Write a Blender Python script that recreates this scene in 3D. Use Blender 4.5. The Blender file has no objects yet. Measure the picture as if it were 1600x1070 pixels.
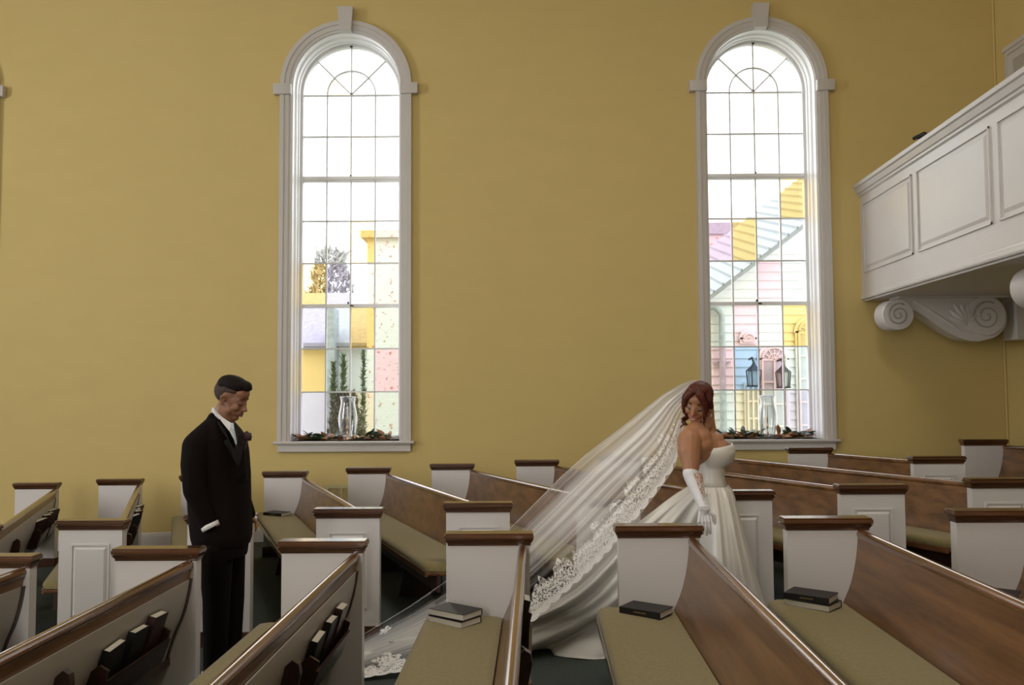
import bpy, bmesh, math, random
import numpy as np
from mathutils import Vector, Matrix
S = bpy.context.scene
C = S.collection
PI = math.pi
random.seed(7)

# ------------------------------------------------------------------ camera
FPX, PIT, YAW, ROL, CAMZ = 1353.9, 0.0528, 0.0079, -0.0050, 1.68
_F = Vector((-math.sin(YAW)*math.cos(PIT), math.cos(YAW)*math.cos(PIT), math.sin(PIT)))
_R = Vector((math.cos(YAW), math.sin(YAW), 0)); _U = _R.cross(_F)
_R2 = _R*math.cos(ROL) + _U*math.sin(ROL); _U2 = -_R*math.sin(ROL) + _U*math.cos(ROL)
cd = bpy.data.cameras.new('camera'); cam = bpy.data.objects.new('camera', cd); C.objects.link(cam)
cd.sensor_width = 36; cd.lens = FPX/1600*36; cd.clip_start = .05; cd.clip_end = 200
cam.matrix_world = Matrix.Translation((0, 0, CAMZ)) @ Matrix((_R2, _U2, -_F)).transposed().to_4x4()
S.camera = cam
def at(x, y, d):                      # the point at depth d (metres towards the window wall) along a sight line
    D = _F + _R2*(x-800)/FPX + _U2*(535-y)/FPX
    t = d/D.y
    return Vector((D.x*t, d, D.z*t + CAMZ))

# ------------------------------------------------------------------ sky, lights, exposure
S.view_settings.view_transform = 'Standard'; S.view_settings.look = 'None'
S.view_settings.gamma = 1; S.view_settings.use_curve_mapping = False
S.view_settings.exposure = 0.0
W = bpy.data.worlds.new('overcast_sky'); S.world = W; W.use_nodes = True
wn = W.node_tree.nodes; wl = W.node_tree.links
bgn = wn['Background']
bgn.inputs[0].default_value = (.93, .965, 1, 1); bgn.inputs[1].default_value = 5.0
def area(name, loc, rot, sx, sy, power, col=(1, .97, .93), portal=False, spread=PI):
    l = bpy.data.lights.new(name, 'AREA'); l.shape = 'RECTANGLE'; l.size = sx; l.size_y = sy; l.energy = power; l.color = col
    l.spread = spread
    if portal: l.cycles.is_portal = True
    o = bpy.data.objects.new(name, l); C.objects.link(o); o.location = loc; o.rotation_euler = rot
    return o
WINX = (-7.14, -2.09, 2.96)
DW = 10.4                             # the window wall
SLOPE = .0413                         # the raked floor climbs towards the balcony
for x in WINX: area('window_portal', (x, DW+.42, 3.5), (-PI/2, 0, 0), 1.3, 5.0, 1, portal=True)
SOUTHP, LEFTP = 138, 225
for x in WINX[:2]: area('south_window_daylight', (x, -4.35, 3.5), (PI/2, 0, 0), 1.3, 4.9, SOUTHP, (1, .96, .90))
area('chancel_window_daylight', (-10.9, 4.0, 3.9), (0, -PI/2, 0), 4.6, 2.6, LEFTP, (.95, .95, 1))
area('overhead_fill_light', (1.2, 3.2, 7.5), (0, 0, 0), 1.8, 1.8, 150, (1, .92, .80))  # unseen overhead source, added to brighten the upper right wall and the pews

# ------------------------------------------------------------------ materials
def nodes_of(name):
    m = bpy.data.materials.new(name); m.use_nodes = True
    nt = m.node_tree; return m, nt, nt.nodes['Principled BSDF']
def N(nt, t, **kw):
    n = nt.nodes.new(t)
    for k, v in kw.items():
        if k in n.inputs: n.inputs[k].default_value = v
        else: setattr(n, k, v)
    return n
def c4(c): return (c[0], c[1], c[2], 1)
def mat(name, col, rough=.5, var=.08, scale=8, bump=0, bscale=60, stretch=(1, 1, 1), metal=0, coat=0, sheen=0, spec=.5, sss=0):
    m, nt, p = nodes_of(name)
    tc = N(nt, 'ShaderNodeTexCoord'); mp = N(nt, 'ShaderNodeMapping'); mp.inputs['Scale'].default_value = stretch
    nt.links.new(tc.outputs['Object'], mp.inputs['Vector'])
    nz = N(nt, 'ShaderNodeTexNoise', Scale=scale, Detail=4.0)
    nt.links.new(mp.outputs['Vector'], nz.inputs['Vector'])
    cr = N(nt, 'ShaderNodeValToRGB')
    cr.color_ramp.elements[0].position = .3; cr.color_ramp.elements[1].position = .7
    cr.color_ramp.elements[0].color = c4([max(0, c*(1-var)) for c in col]); cr.color_ramp.elements[1].color = c4([min(1, c*(1+var)) for c in col])
    nt.links.new(nz.outputs['Fac'], cr.inputs['Fac']); nt.links.new(cr.outputs['Color'], p.inputs['Base Color'])
    p.inputs['Roughness'].default_value = rough; p.inputs['Metallic'].default_value = metal
    p.inputs['Coat Weight'].default_value = coat; p.inputs['Coat Roughness'].default_value = .12
    p.inputs['Sheen Weight'].default_value = sheen; p.inputs['Specular IOR Level'].default_value = spec
    if sss:
        p.inputs['Subsurface Weight'].default_value = sss; p.inputs['Subsurface Radius'].default_value = (.01, .004, .002); p.inputs['Subsurface Scale'].default_value = 1
    if bump:
        n2 = N(nt, 'ShaderNodeTexNoise', Scale=bscale, Detail=3.0); nt.links.new(mp.outputs['Vector'], n2.inputs['Vector'])
        b = N(nt, 'ShaderNodeBump', Strength=bump, Distance=.004); nt.links.new(n2.outputs['Fac'], b.inputs['Height']); nt.links.new(b.outputs['Normal'], p.inputs['Normal'])
    return m
def wood(name, lo, hi, rough=.3, axis='Y', coat=.3, k=1.0):
    m, nt, p = nodes_of(name)
    tc = N(nt, 'ShaderNodeTexCoord'); mp = N(nt, 'ShaderNodeMapping')
    mp.inputs['Scale'].default_value = {'Y': (9, .55, 9), 'X': (.55, 9, 9), 'Z': (9, 9, .55)}[axis]
    nt.links.new(tc.outputs['Object'], mp.inputs['Vector'])
    n1 = N(nt, 'ShaderNodeTexNoise', Scale=1.6*k, Detail=6.0, Roughness=.5, Distortion=.35); nt.links.new(mp.outputs['Vector'], n1.inputs['Vector'])
    n2 = N(nt, 'ShaderNodeTexNoise', Scale=11.0*k, Detail=4.0, Roughness=.7); nt.links.new(mp.outputs['Vector'], n2.inputs['Vector'])
    mx = N(nt, 'ShaderNodeMath', operation='MULTIPLY_ADD'); mx.inputs[1].default_value = .45
    nt.links.new(n2.outputs['Fac'], mx.inputs[0]); nt.links.new(n1.outputs['Fac'], mx.inputs[2])
    cr = N(nt, 'ShaderNodeValToRGB'); cr.color_ramp.elements[0].position = .52; cr.color_ramp.elements[1].position = .9
    cr.color_ramp.elements[0].color = c4(lo); cr.color_ramp.elements[1].color = c4(hi)
    nt.links.new(mx.outputs[0], cr.inputs['Fac']); nt.links.new(cr.outputs['Color'], p.inputs['Base Color'])
    p.inputs['Roughness'].default_value = rough; p.inputs['Coat Weight'].default_value = coat; p.inputs['Coat Roughness'].default_value = .15
    return m
M = {}
M['wall'] = mat('yellow_plaster', (.585, .448, .172), .75, .02, 2, .12, 260, (1, 1, 2.2))
M['white'] = mat('white_paint', (.60, .575, .565), .38, .02, 3, .03, 90)
M['whiteflat'] = mat('white_trim_paint', (.54, .51, .48), .45, .015, 3)
M['jamb_daylit'] = mat('daylit_white_paint', (.80, .79, .79), .4, .01, 3)  # lighter than the other trim: daylight on the reveals put into the colour
M['ceil'] = mat('ceiling_paint', (.75, .73, .68), .8, .02, 2)
M['wood'] = wood('varnished_oak', (.088, .038, .012), (.20, .094, .034), .38)
M['mahog'] = wood('dark_mahogany_trim', (.035, .012, .005), (.105, .04, .015), .22, 'X', .6)
M['rail'] = wood('mahogany_rail', (.06, .022, .008), (.17, .075, .028), .2, 'Y', .7)
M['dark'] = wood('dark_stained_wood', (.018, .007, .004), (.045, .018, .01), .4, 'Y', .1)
M['cushion'] = mat('olive_cushion_fabric', (.215, .172, .068), .9, .12, 60, .3, 500, sheen=.15)
M['carpet'] = mat('grey_green_carpet', (.038, .048, .042), .95, .2, 90, .4, 400)
M['back'] = mat('shaded_white_paint', (.40, .375, .34), .4, .03, 4)  # white paint with its shade darkened into the colour
M['page'] = mat('book_pages', (.62, .58, .5), .8, .05, 30, 0, 60, (1, 1, 30))
M['cover'] = mat('black_book_cover', (.008, .006, .006), .5, .2, 40, .1, 200)
M['cover2'] = mat('maroon_book_cover', (.035, .012, .014), .35, .2, 40, .1, 200)
M['gold'] = mat('gilt_lettering', (.5, .36, .14), .35, .1, 20, metal=.8)
M['label'] = mat('white_sticker', (.75, .75, .75), .6, .03)
M['black'] = mat('black_plastic', (.01, .01, .011), .45, .1)
M['brass'] = mat('rose_brass', (.75, .48, .33), .28, .08, 12, metal=.85)
M['candle'] = mat('ivory_candle', (.85, .78, .68), .5, .03, sss=.2)
M['leaf'] = mat('magnolia_leaf_green', (.018, .045, .014), .28, .35, 18, coat=.3)
M['leafb'] = mat('magnolia_leaf_brown', (.30, .12, .045), .6, .35, 14)
M['leafp'] = mat('dried_petal', (.62, .38, .24), .6, .3, 14)
M['vent'] = mat('painted_metal_grille', (.46, .40, .20), .45, .03)
M['latch'] = mat('dark_metal_latch', (.05, .045, .04), .4, .1, metal=.7)
M['lead'] = mat('window_bar_paint', (.66, .66, .66), .5, .02)
def glass(name, tint, gl=.06):
    m = bpy.data.materials.new(name); m.use_nodes = True; nt = m.node_tree
    nt.nodes.remove(nt.nodes['Principled BSDF'])
    t = N(nt, 'ShaderNodeBsdfTransparent', Color=c4(tint)); g = N(nt, 'ShaderNodeBsdfGlossy', Roughness=.03)
    mx = N(nt, 'ShaderNodeMixShader', Fac=gl)
    nt.links.new(t.outputs[0], mx.inputs[1]); nt.links.new(g.outputs[0], mx.inputs[2])
    nt.links.new(mx.outputs[0], nt.nodes['Material Output'].inputs['Surface'])
    return m
GL = {'c': glass('clear_glass', (.97, .98, .98)), 'y': glass('amber_glass', (1, .86, .56)), 'p': glass('pink_glass', (.97, .85, .91)),
      'l': glass('lavender_glass', (.90, .88, .96)), 'b': glass('blue_glass', (.70, .83, 1.0)), 'g': glass('pale_green_glass', (.92, .96, .96)), 'k': glass('cream_glass', (.98, .95, .86))}
def hglass():
    m = bpy.data.materials.new('blown_glass'); m.use_nodes = True; nt = m.node_tree
    nt.nodes.remove(nt.nodes['Principled BSDF'])
    lw = N(nt, 'ShaderNodeLayerWeight', Blend=.35)
    t = N(nt, 'ShaderNodeBsdfTransparent', Color=(.96, .97, .98, 1)); g = N(nt, 'ShaderNodeBsdfGlossy', Roughness=.12)
    mx = N(nt, 'ShaderNodeMixShader')
    nt.links.new(lw.outputs['Facing'], mx.inputs[0])
    nt.links.new(t.outputs[0], mx.inputs[1]); nt.links.new(g.outputs[0], mx.inputs[2])
    nt.links.new(mx.outputs[0], nt.nodes['Material Output'].inputs['Surface'])
    return m
M['hglass'] = hglass()

# ------------------------------------------------------------------ mesh helpers
class MB:
    def __init__(s): s.v = []; s.f = []; s.mi = []; s.cur = 0
    def add(s, vs, fs):
        b = len(s.v); s.v += [tuple(v) for v in vs]
        for f in fs: s.f.append(tuple(b+i for i in f)); s.mi.append(s.cur)
    def box(s, x0, x1, y0, y1, z0, z1, bev=0, fn=None):
        if bev:
            b = bev; vs = []; 
            bm = bmesh.new(); bmesh.ops.create_cube(bm, size=1)
            for v in bm.verts: v.co = Vector((x0+(v.co.x+.5)*(x1-x0), y0+(v.co.y+.5)*(y1-y0), z0+(v.co.z+.5)*(z1-z0)))
            bmesh.ops.bevel(bm, geom=bm.edges[:], offset=b, segments=2, affect='EDGES', profile=.5)
            bm.verts.index_update(); s.add([v.co.copy() for v in bm.verts], [[v.index for v in f.verts] for f in bm.faces]); bm.free(); return
        s.add([(x0, y0, z0), (x1, y0, z0), (x1, y1, z0), (x0, y1, z0), (x0, y0, z1), (x1, y0, z1), (x1, y1, z1), (x0, y1, z1)],
              [(0, 3, 2, 1), (4, 5, 6, 7), (0, 1, 5, 4), (1, 2, 6, 5), (2, 3, 7, 6), (3, 0, 4, 7)])
    def grid(s, P, wrapu=False, wrapv=False, flip=False):          # P[i][j]
        n, m = len(P), len(P[0]); b = [q for r in P for q in r]; fs = []
        for i in range(n if wrapu else n-1):
            for j in range(m if wrapv else m-1):
                q = (i*m+j, ((i+1) % n)*m+j, ((i+1) % n)*m+(j+1) % m, i*m+(j+1) % m)
                fs.append(q[::-1] if flip else q)
        s.add(b, fs)
    def loft(s, rings, cap=True):                                     # closed rings
        s.grid(rings, wrapv=True)
        if cap:
            m = len(rings[0]); s.add(rings[0], [tuple(range(m))]); s.add(rings[-1], [tuple(range(m))[::-1]])
    def prism(s, poly, axis, a, b):                                   # poly of 2-tuples extruded along axis from a to b
        def P(p, t): return (t, p[0], p[1]) if axis == 'x' else ((p[0], t, p[1]) if axis == 'y' else (p[0], p[1], t))
        s.loft([[P(p, a) for p in poly], [P(p, b) for p in poly]])
    def tube(s, pts, r, seg=10, closed=False):
        pts = [Vector(p) for p in pts]; n = len(pts); R = []
        up = Vector((0, 0, 1))
        for i, p in enumerate(pts):
            if closed: t = pts[(i+1) % n]-pts[i-1]
            else: t = pts[min(i+1, n-1)]-pts[max(i-1, 0)]
            t.normalize(); a = t.cross(up)
            if a.length < .1: a = t.cross(Vector((1, 0, 0)))
            a.normalize(); c = a.cross(t); rr = r[i] if isinstance(r, (list, tuple)) else r
            R.append([p+a*math.cos(2*PI*k/seg)*rr+c*math.sin(2*PI*k/seg)*rr for k in range(seg)])
        if closed: s.grid(R, wrapu=True, wrapv=True)
        else: s.loft(R)
    def lathe(s, prof, c=(0, 0, 0), seg=20):
        s.loft([[(c[0]+r*math.cos(2*PI*k/seg), c[1]+r*math.sin(2*PI*k/seg), c[2]+z) for k in range(seg)] for r, z in prof])
    def ball(s, c, r, R=None, n=12):
        R = R or Matrix.Identity(3)
        if not isinstance(r, (tuple, list)): r = (r, r, r)
        rings = []
        for i in range(1, n):
            a = PI*i/n
            rings.append([Vector(c)+R@Vector((r[0]*math.sin(a)*math.cos(2*PI*k/(2*n)), r[1]*math.sin(a)*math.sin(2*PI*k/(2*n)), -r[2]*math.cos(a))) for k in range(2*n)])
        s.loft(rings)
    def cap(s, p0, p1, r0, r1, n=10):                              # tapered capsule
        p0, p1 = Vector(p0), Vector(p1); d = (p1-p0); L = d.length
        if L < 1e-6: return s.ball(p0, max(r0, r1))
        d /= L; q = d.to_track_quat('Z', 'Y').to_matrix(); rings = []
        for i in range(1, n//2+1):
            a = PI/2*i/(n//2); rings.append((r0*math.sin(a), -r0*math.cos(a)))
        for i in range(0, n//2):
            a = PI/2*i/(n//2); rings.append((r1*math.cos(a), L+r1*math.sin(a)))
        s.loft([[p0+q@Vector((r*math.cos(2*PI*k/14), r*math.sin(2*PI*k/14), z)) for k in range(14)] for r, z in rings])
    def chain(s, pts, rs):
        for i in range(len(pts)-1): s.cap(pts[i], pts[i+1], rs[i], rs[i+1])
    def build(s, name, m, parent=None, smooth=False, warp=None, normals=True, weld=True):
        me = bpy.data.meshes.new(name); vs = [warp(*v) for v in s.v] if warp else s.v
        me.from_pydata([tuple(v) for v in vs], [], s.f)
        for mm in (m if isinstance(m, (list, tuple)) else [m]): me.materials.append(mm)
        if any(s.mi): me.polygons.foreach_set('material_index', s.mi)
        bm = bmesh.new(); bm.from_mesh(me); weld and bmesh.ops.remove_doubles(bm, verts=bm.verts, dist=1e-5)
        if normals: bmesh.ops.recalc_face_normals(bm, faces=bm.faces)
        bm.to_mesh(me); bm.free()
        if smooth is True: me.shade_smooth()
        elif smooth: me.shade_smooth(); me.set_sharp_from_angle(angle=math.radians(smooth))
        o = bpy.data.objects.new(name, me); C.objects.link(o)
        if parent: o.parent = parent
        return o
def tag(o, label=None, cat=None, group=None, kind=None):
    for k, v in (('label', label), ('category', cat), ('group', group), ('kind', kind)):
        if v: o[k] = v
    return o
def empty(name, loc=(0, 0, 0), rz=0):
    o = bpy.data.objects.new(name, None); C.objects.link(o); o.location = loc; o.rotation_euler = (0, 0, rz); o.empty_display_size = .1
    return o
def copy_tree(o, parent=None):
    c = o.copy(); C.objects.link(c); c.parent = parent
    for k in ('label', 'category', 'group'):
        if k in c and parent is None: del c[k]
    for ch in list(o.children): copy_tree(ch, c)
    return c
def sculpt(mb, name, m, parent, voxel=.006, smooth=4, warp=None):     # many overlapping solids melted into one continuous skin
    o = mb.build(name, m, None, normals=True)
    r = o.modifiers.new('r', 'REMESH'); r.mode = 'VOXEL'; r.voxel_size = voxel
    if smooth: sm = o.modifiers.new('s', 'SMOOTH'); sm.factor = .5; sm.iterations = smooth
    dg = bpy.context.evaluated_depsgraph_get(); dg.update()
    me = bpy.data.meshes.new_from_object(o.evaluated_get(dg)); me.name = name
    o.modifiers.clear(); old = o.data; o.data = me; bpy.data.meshes.remove(old)
    me.materials.clear()
    for mm in (m if isinstance(m, (list, tuple)) else [m]): me.materials.append(mm)
    if warp:
        for v in me.vertices: v.co = warp(v.co)
    me.shade_smooth(); o.parent = parent
    return o
def floor_z(x): return SLOPE*x
# ------------------------------------------------------------------ the room
X0, X1, Y0, ZC = -11.0, 5.815, -4.5, 8.0
def struct(o): o['kind'] = 'structure'; return o
fm = MB(); fm.add([(X0, Y0, SLOPE*X0), (X1, Y0, SLOPE*X1), (X1, DW, SLOPE*X1), (X0, DW, SLOPE*X0), (X0, Y0, SLOPE*X0-.2), (X1, Y0, SLOPE*X1-.2), (X1, DW, SLOPE*X1-.2), (X0, DW, SLOPE*X0-.2)],
       [(0, 1, 2, 3), (7, 6, 5, 4), (0, 4, 5, 1), (1, 5, 6, 2), (2, 6, 7, 3), (3, 7, 4, 0)])
struct(fm.build('floor', M['carpet']))
cm = MB(); cm.box(X0-.3, X1+.3, Y0-.45, DW+.45, ZC, ZC+.2); struct(cm.build('ceiling', M['ceil']))
HW, ZS, ZA = .668, 1.06, 5.38        # half width, sill and arch centre of every opening
def arch_pts(hw, n=28): return [(-hw*math.cos(PI*i/n), ZA+hw*math.sin(PI*i/n)) for i in range(n+1)]
def arch_wall(name, yf, yb, wins=WINX):
    m = MB(); A = arch_pts(HW); xs = [X0-.3]
    def panel(pts):                                                    # pts (x,z) polygon, both faces
        m.add([(p[0], yf, p[1]) for p in pts], [tuple(range(len(pts)))]); m.add([(p[0], yb, p[1]) for p in pts], [tuple(range(len(pts)))[::-1]])
    zb = -.9; cur = X0-.3
    for wx in wins:
        panel([(cur, zb), (wx-HW, zb), (wx-HW, ZS), (wx-HW, ZA), (wx-HW, ZC), (cur, ZC)])
        panel([(wx-HW, zb), (wx+HW, zb), (wx+HW, ZS), (wx-HW, ZS)])
        for i in range(len(A)-1):
            a, b = A[i], A[i+1]; panel([(wx+a[0], a[1]), (wx+b[0], b[1]), (wx+b[0], ZC), (wx+a[0], ZC)])
        ring = [(wx-HW, ZS)]+[(wx+a[0], a[1]) for a in A]+[(wx+HW, ZS)]
        m.grid([[(p[0], yf, p[1]) for p in ring+ring[:1]], [(p[0], yb, p[1]) for p in ring+ring[:1]]])
        cur = wx+HW
    panel([(cur, zb), (X1+.3, zb), (X1+.3, ZC), (cur, ZC), (cur, ZA), (cur, ZS)])
    return struct(m.build(name, M['wall'], normals=False))
arch_wall('wall_north', DW, DW+.45)
arch_wall('wall_south', Y0, Y0-.45, WINX[:2])
wm = MB(); wm.box(X1, X1+.3, Y0, DW, -.9, ZC); struct(wm.build('wall_east', M['wall']))
wm = MB()                                                             # chancel wall with one wide opening for its window
for a, b, z0, z1 in ((Y0, 2.7, -.9, ZC), (5.3, DW, -.9, ZC), (2.7, 5.3, -.9, 1.6), (2.7, 5.3, 6.2, ZC)): wm.box(X0-.3, X0, a, b, z0, z1)
struct(wm.build('wall_west', M['wall']))
def baseboard(name, pts_along, axis, at_, out):
    m = MB(); P = []
    prof = [(0, -.02), (0, .165), (.008, .165), (.014, .15), (.014, .135), (.02, .13), (.02, -.02)]
    for t in pts_along:
        P.append([((t, at_+out*a, floor_z(t)+z) if axis == 'x' else (at_+out*a, t, floor_z(at_)+z)) for a, z in prof])
    m.loft(P); return struct(m.build(name, M['whiteflat']))
baseboard('baseboard_north', (X0, X1), 'x', DW, -1)
baseboard('baseboard_east', (Y0, DW-.03), 'y', X1, -1)
sm = MB(); sm.tube([(X1-.012, DW-.012, .2), (X1-.012, DW-.012, ZC-.05)], .013, 8); struct(sm.build('trim_1', M['wall']))

# arched windows
def sweep(m, prof, zb, n=28):          # prof: list of (radius, y) closed
    st = []
    for z in (zb, ZA): st.append((-1, 0, z))
    path = [(-1, 0, 0, zb)] + [(-math.cos(PI*i/n), math.sin(PI*i/n), 0, ZA) for i in range(n+1)] + [(1, 0, 0, zb)]
    m.loft([[(nx*r, y, zc+nz*r) for r, y in prof] for nx, nz, _, zc in path])
PW, PH = .303, .53
ZR = [4.844, 4.316, 3.775, 3.245, 2.713, 2.179, 1.645, 1.11]           # glazing lines under the springing
YG = .325
def window(name, x, colours):
    r = empty(name, (x, DW, 0)); struct(r)
    m = MB(); sweep(m, [(.665, 0), (.665, -.028), (.69, -.034), (.695, -.044), (.745, -.05), (.75, -.062), (.80, -.062), (.80, 0)], ZS)
    m.box(-.877, -.664, -.085, 0, 5.262, 5.395, .006); m.box(.664, .877, -.085, 0, 5.262, 5.395, .006)
    m.build('window_casing', M['whiteflat'], r, 30)
    m = MB(); m.loft([[(-.07, -.11, 6.035), (.07, -.11, 6.035), (.07, 0, 6.035), (-.07, 0, 6.035)], [(-.095, -.12, 6.325), (.095, -.12, 6.325), (.095, 0, 6.325), (-.095, 0, 6.325)]])
    m.build('keystone', M['whiteflat'], r)
    m = MB(); sweep(m, [(.667, 0), (.655, 0), (.655, .10), (.648, .105), (.645, .12), (.640, .12), (.640, .2), (.630, .205), (.630, .27), (.667, .27)], ZS+.001)
    sweep(m, [(.667, .27), (.64, .27), (.64, .449), (.667, .449)], ZS+.001)
    m.build('jamb_lining', M['jamb_daylit'], r, 30)
    m = MB(); m.box(-.845, .845, -.085, .0, ZS-.03, ZS, .008); m.box(-.667, .667, 0, .445, ZS-.03, ZS)
    m.box(-.795, .795, -.045, .0, ZS-.125, ZS-.03, .004); m.box(-.80, .80, -.055, 0, ZS-.05, ZS-.03, .004)
    m.build('window_sill', M['whiteflat'], r)
    m = MB(); sweep(m, [(.598, .30), (.602, .29), (.64, .29), (.64, .36), (.598, .36)], ZS+.001)
    m.box(-.6, .6, .285, .335, 4.296, 4.336); m.box(-.6, .6, .31, .36, 4.27, 4.30); m.box(-.6, .6, .30, .36, 2.69, 2.735); m.box(-.6, .6, .29, .36, ZS+.001, 1.11)
    m.build('sash_frame', M['jamb_daylit'], r, 30)
    m = MB(); t = .0085
    for k in (-1, 0, 1): m.box(k*PW-t, k*PW+t, .305, .345, 1.11, ZA)
    for z in (ZR[0], ZR[2], ZR[3], ZR[5], ZR[6], ZA-.01): m.box(-.6, .6, .307, .343, z-t, z+t)
    def arc(rr):
        P = []
        for i in range(25):
            a = PI*i/24
            P.append([(-math.cos(a)*q, y, ZA+math.sin(a)*q) for q, y in ((rr-t, .307), (rr+t, .307), (rr+t, .343), (rr-t, .343))])
        m.loft(P)
    arc(PW)
    for a in (PI/4, PI/2, 3*PI/4):
        c, s_ = math.cos(a), math.sin(a); nx, nz = -s_*t, c*t
        m.loft([[(c*q+nx, .308, ZA+s_*q+nz), (c*q-nx, .308, ZA+s_*q-nz), (c*q-nx, .342, ZA+s_*q-nz), (c*q+nx, .342, ZA+s_*q+nz)] for q in (.0, .6)])
    m.build('glazing_bars', M['lead'], r, 30)
    keys = list(GL); m = MB()
    zs = [ZA]+ZR
    for row in range(8):
        for k in range(4):
            m.cur = keys.index(colours.get((row, k), 'c')); x0 = -.606+k*PW
            m.box(x0+.002, x0+PW-.002, YG-.002, YG+.002, zs[row+1], zs[row])
    for ring, (r0, r1) in enumerate(((0.0, PW), (PW, .6))):
        for k in range(4):
            m.cur = keys.index(colours.get(('fan', ring, k), 'c')); seg = 6
            a0 = PI-k*PI/4
            P = [(a0-PI/4*i/seg) for i in range(seg+1)]
            m.grid([[(math.cos(a)*rr, YG, ZA+math.sin(a)*rr) for a in P] for rr in (max(r0, .001), r1)])
    m.build('window_panes', [GL[k] for k in keys], r, normals=False)
    m = MB(); m.ball((0, .285, ZA+.605), (.02, .012, .014), n=6); m.box(-.012, .012, .275, .30, 4.336, 4.352); m.box(-.03, -.012, .27, .29, 2.735, 2.76); m.box(.0, .04, .27, .30, 2.705, 2.72)
    m.build('sash_latch', M['latch'], r)
    return r
window('window_1', WINX[0], {(2, 1): 'y'})
window('window_2', WINX[1], {('fan', 0, 0): 'y', (1, 2): 'k', (3, 2): 'y', (4, 0): 'y', (4, 1): 'l', (5, 0): 'l', (5, 1): 'g', (5, 2): 'y', (5, 3): 'g', (6, 0): 'y', (6, 1): 'g', (6, 2): 'b' if 0 else 'g', (6, 3): 'p', (7, 0): 'l', (7, 1): 'l', (7, 2): 'k', (7, 3): 'g'})
window('window_3', WINX[2], {('fan', 1, 2): 'k', (0, 2): 'k', (2, 3): 'y', (3, 0): 'p', (3, 1): 'y', (4, 2): 'p', (4, 3): 'g', (5, 0): 'g', (5, 1): 'p', (5, 3): 'y', (6, 0): 'p', (6, 1): 'b', (6, 2): 'p', (6, 3): 'g', (7, 1): 'k', (7, 0): 'g', (7, 3): 'l'})
for i, x in enumerate(WINX[:2]):
    m = MB(); sweep(m, [(.598, 0), (.598, -.06), (.80, -.06), (.80, 0)], ZS)
    m.box(-.8, .8, -.08, 0, ZS-.12, ZS)
    for k in (-1, 0, 1): m.box(k*PW-.009, k*PW+.009, -.035, -.005, ZS, ZA)
    for z in ZR: m.box(-.6, .6, -.035, -.005, z-.012, z+.012)
    o = m.build('window_%d' % (4+i), M['whiteflat'], None, 30); o.location = (x, Y0, 0); o.rotation_euler = (0, 0, PI); struct(o)

# balcony
def bal(t): return (4.13 - t*.052)      # the front leans in a little towards the camera
def B(t, off, z): return (bal(t)+off, DW-t, z)
TB = 8.6
root = struct(empty('trim_2', (0, 0, 0)))
m = MB()
prof = [(0, 2.72), (-.012, 2.72), (-.02, 2.735), (-.02, 2.75), (-.006, 2.765), (-.006, 2.79), (0, 2.80), (0, 3.96), (.02, 3.98), (.16, 3.98), (.16, 2.72)]
m.loft([[B(t, o, z) for o, z in prof] for t in (0, TB)])
m.build('balcony_front', M['white'], root, 25)
m = MB()
prof = [(0, 3.955), (-.02, 3.97), (-.02, 3.995), (-.035, 4.0), (-.05, 4.03), (-.055, 4.055), (-.075, 4.065), (-.08, 4.10), (-.07, 4.112), (.2, 4.112), (.21, 4.08), (.17, 3.955)]
m.loft([[B(t, o, z) for o, z in prof] for t in (0, TB)])
m.build('balcony_rail', M['white'], root, 25)
m = MB()
tt = .12; first = True
k = 0
while tt < TB-.5:
    w = 1.43 if k == 0 else 1.50; t0, t1 = tt, tt+w
    za, zb = 3.03, 3.86
    for (a, b, c, d) in ((t0, t1, zb-.018, zb), (t0, t1, za, za+.018), (t0, t0+.018, za, zb), (t1-.018, t1, za, zb)):
        pr = [B(a, -.001, c), B(b, -.001, c), B(b, -.001, d), B(a, -.001, d)]
        m.add(pr+[(p[0]-.014, p[1], p[2]) for p in pr], [(4, 5, 6, 7), (0, 1, 5, 4), (1, 2, 6, 5), (2, 3, 7, 6), (3, 0, 4, 7)])
    g = .05
    pr = [B(t0+g, -.001, za+g), B(t1-g, -.001, za+g), B(t1-g, -.001, zb-g), B(t0+g, -.001, zb-g)]
    qr = [(p[0]-.012, p[1]+(.03 if i in (1, 2) else -.03), p[2]+(.03 if i < 2 else -.03)) for i, p in enumerate(pr)]
    m.add(pr+qr, [(4, 5, 6, 7), (0, 1, 5, 4), (1, 2, 6, 5), (2, 3, 7, 6), (3, 0, 4, 7)])
    tt = t1+.14; k += 1
m.build('raised_panels', M['white'], root, normals=True)
m = MB(); m.loft([[B(t, .02, 2.70), B(t, .02, 2.74), (X1, DW-t, 2.74), (X1, DW-t, 2.70)] for t in (0, TB)])
m.loft([[B(t, .16, 2.74), B(t, .16, 2.95), (X1, DW-t, 2.95), (X1, DW-t, 2.74)] for t in (0, TB)])
m.build('balcony_soffit', M['white'], root)
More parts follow.
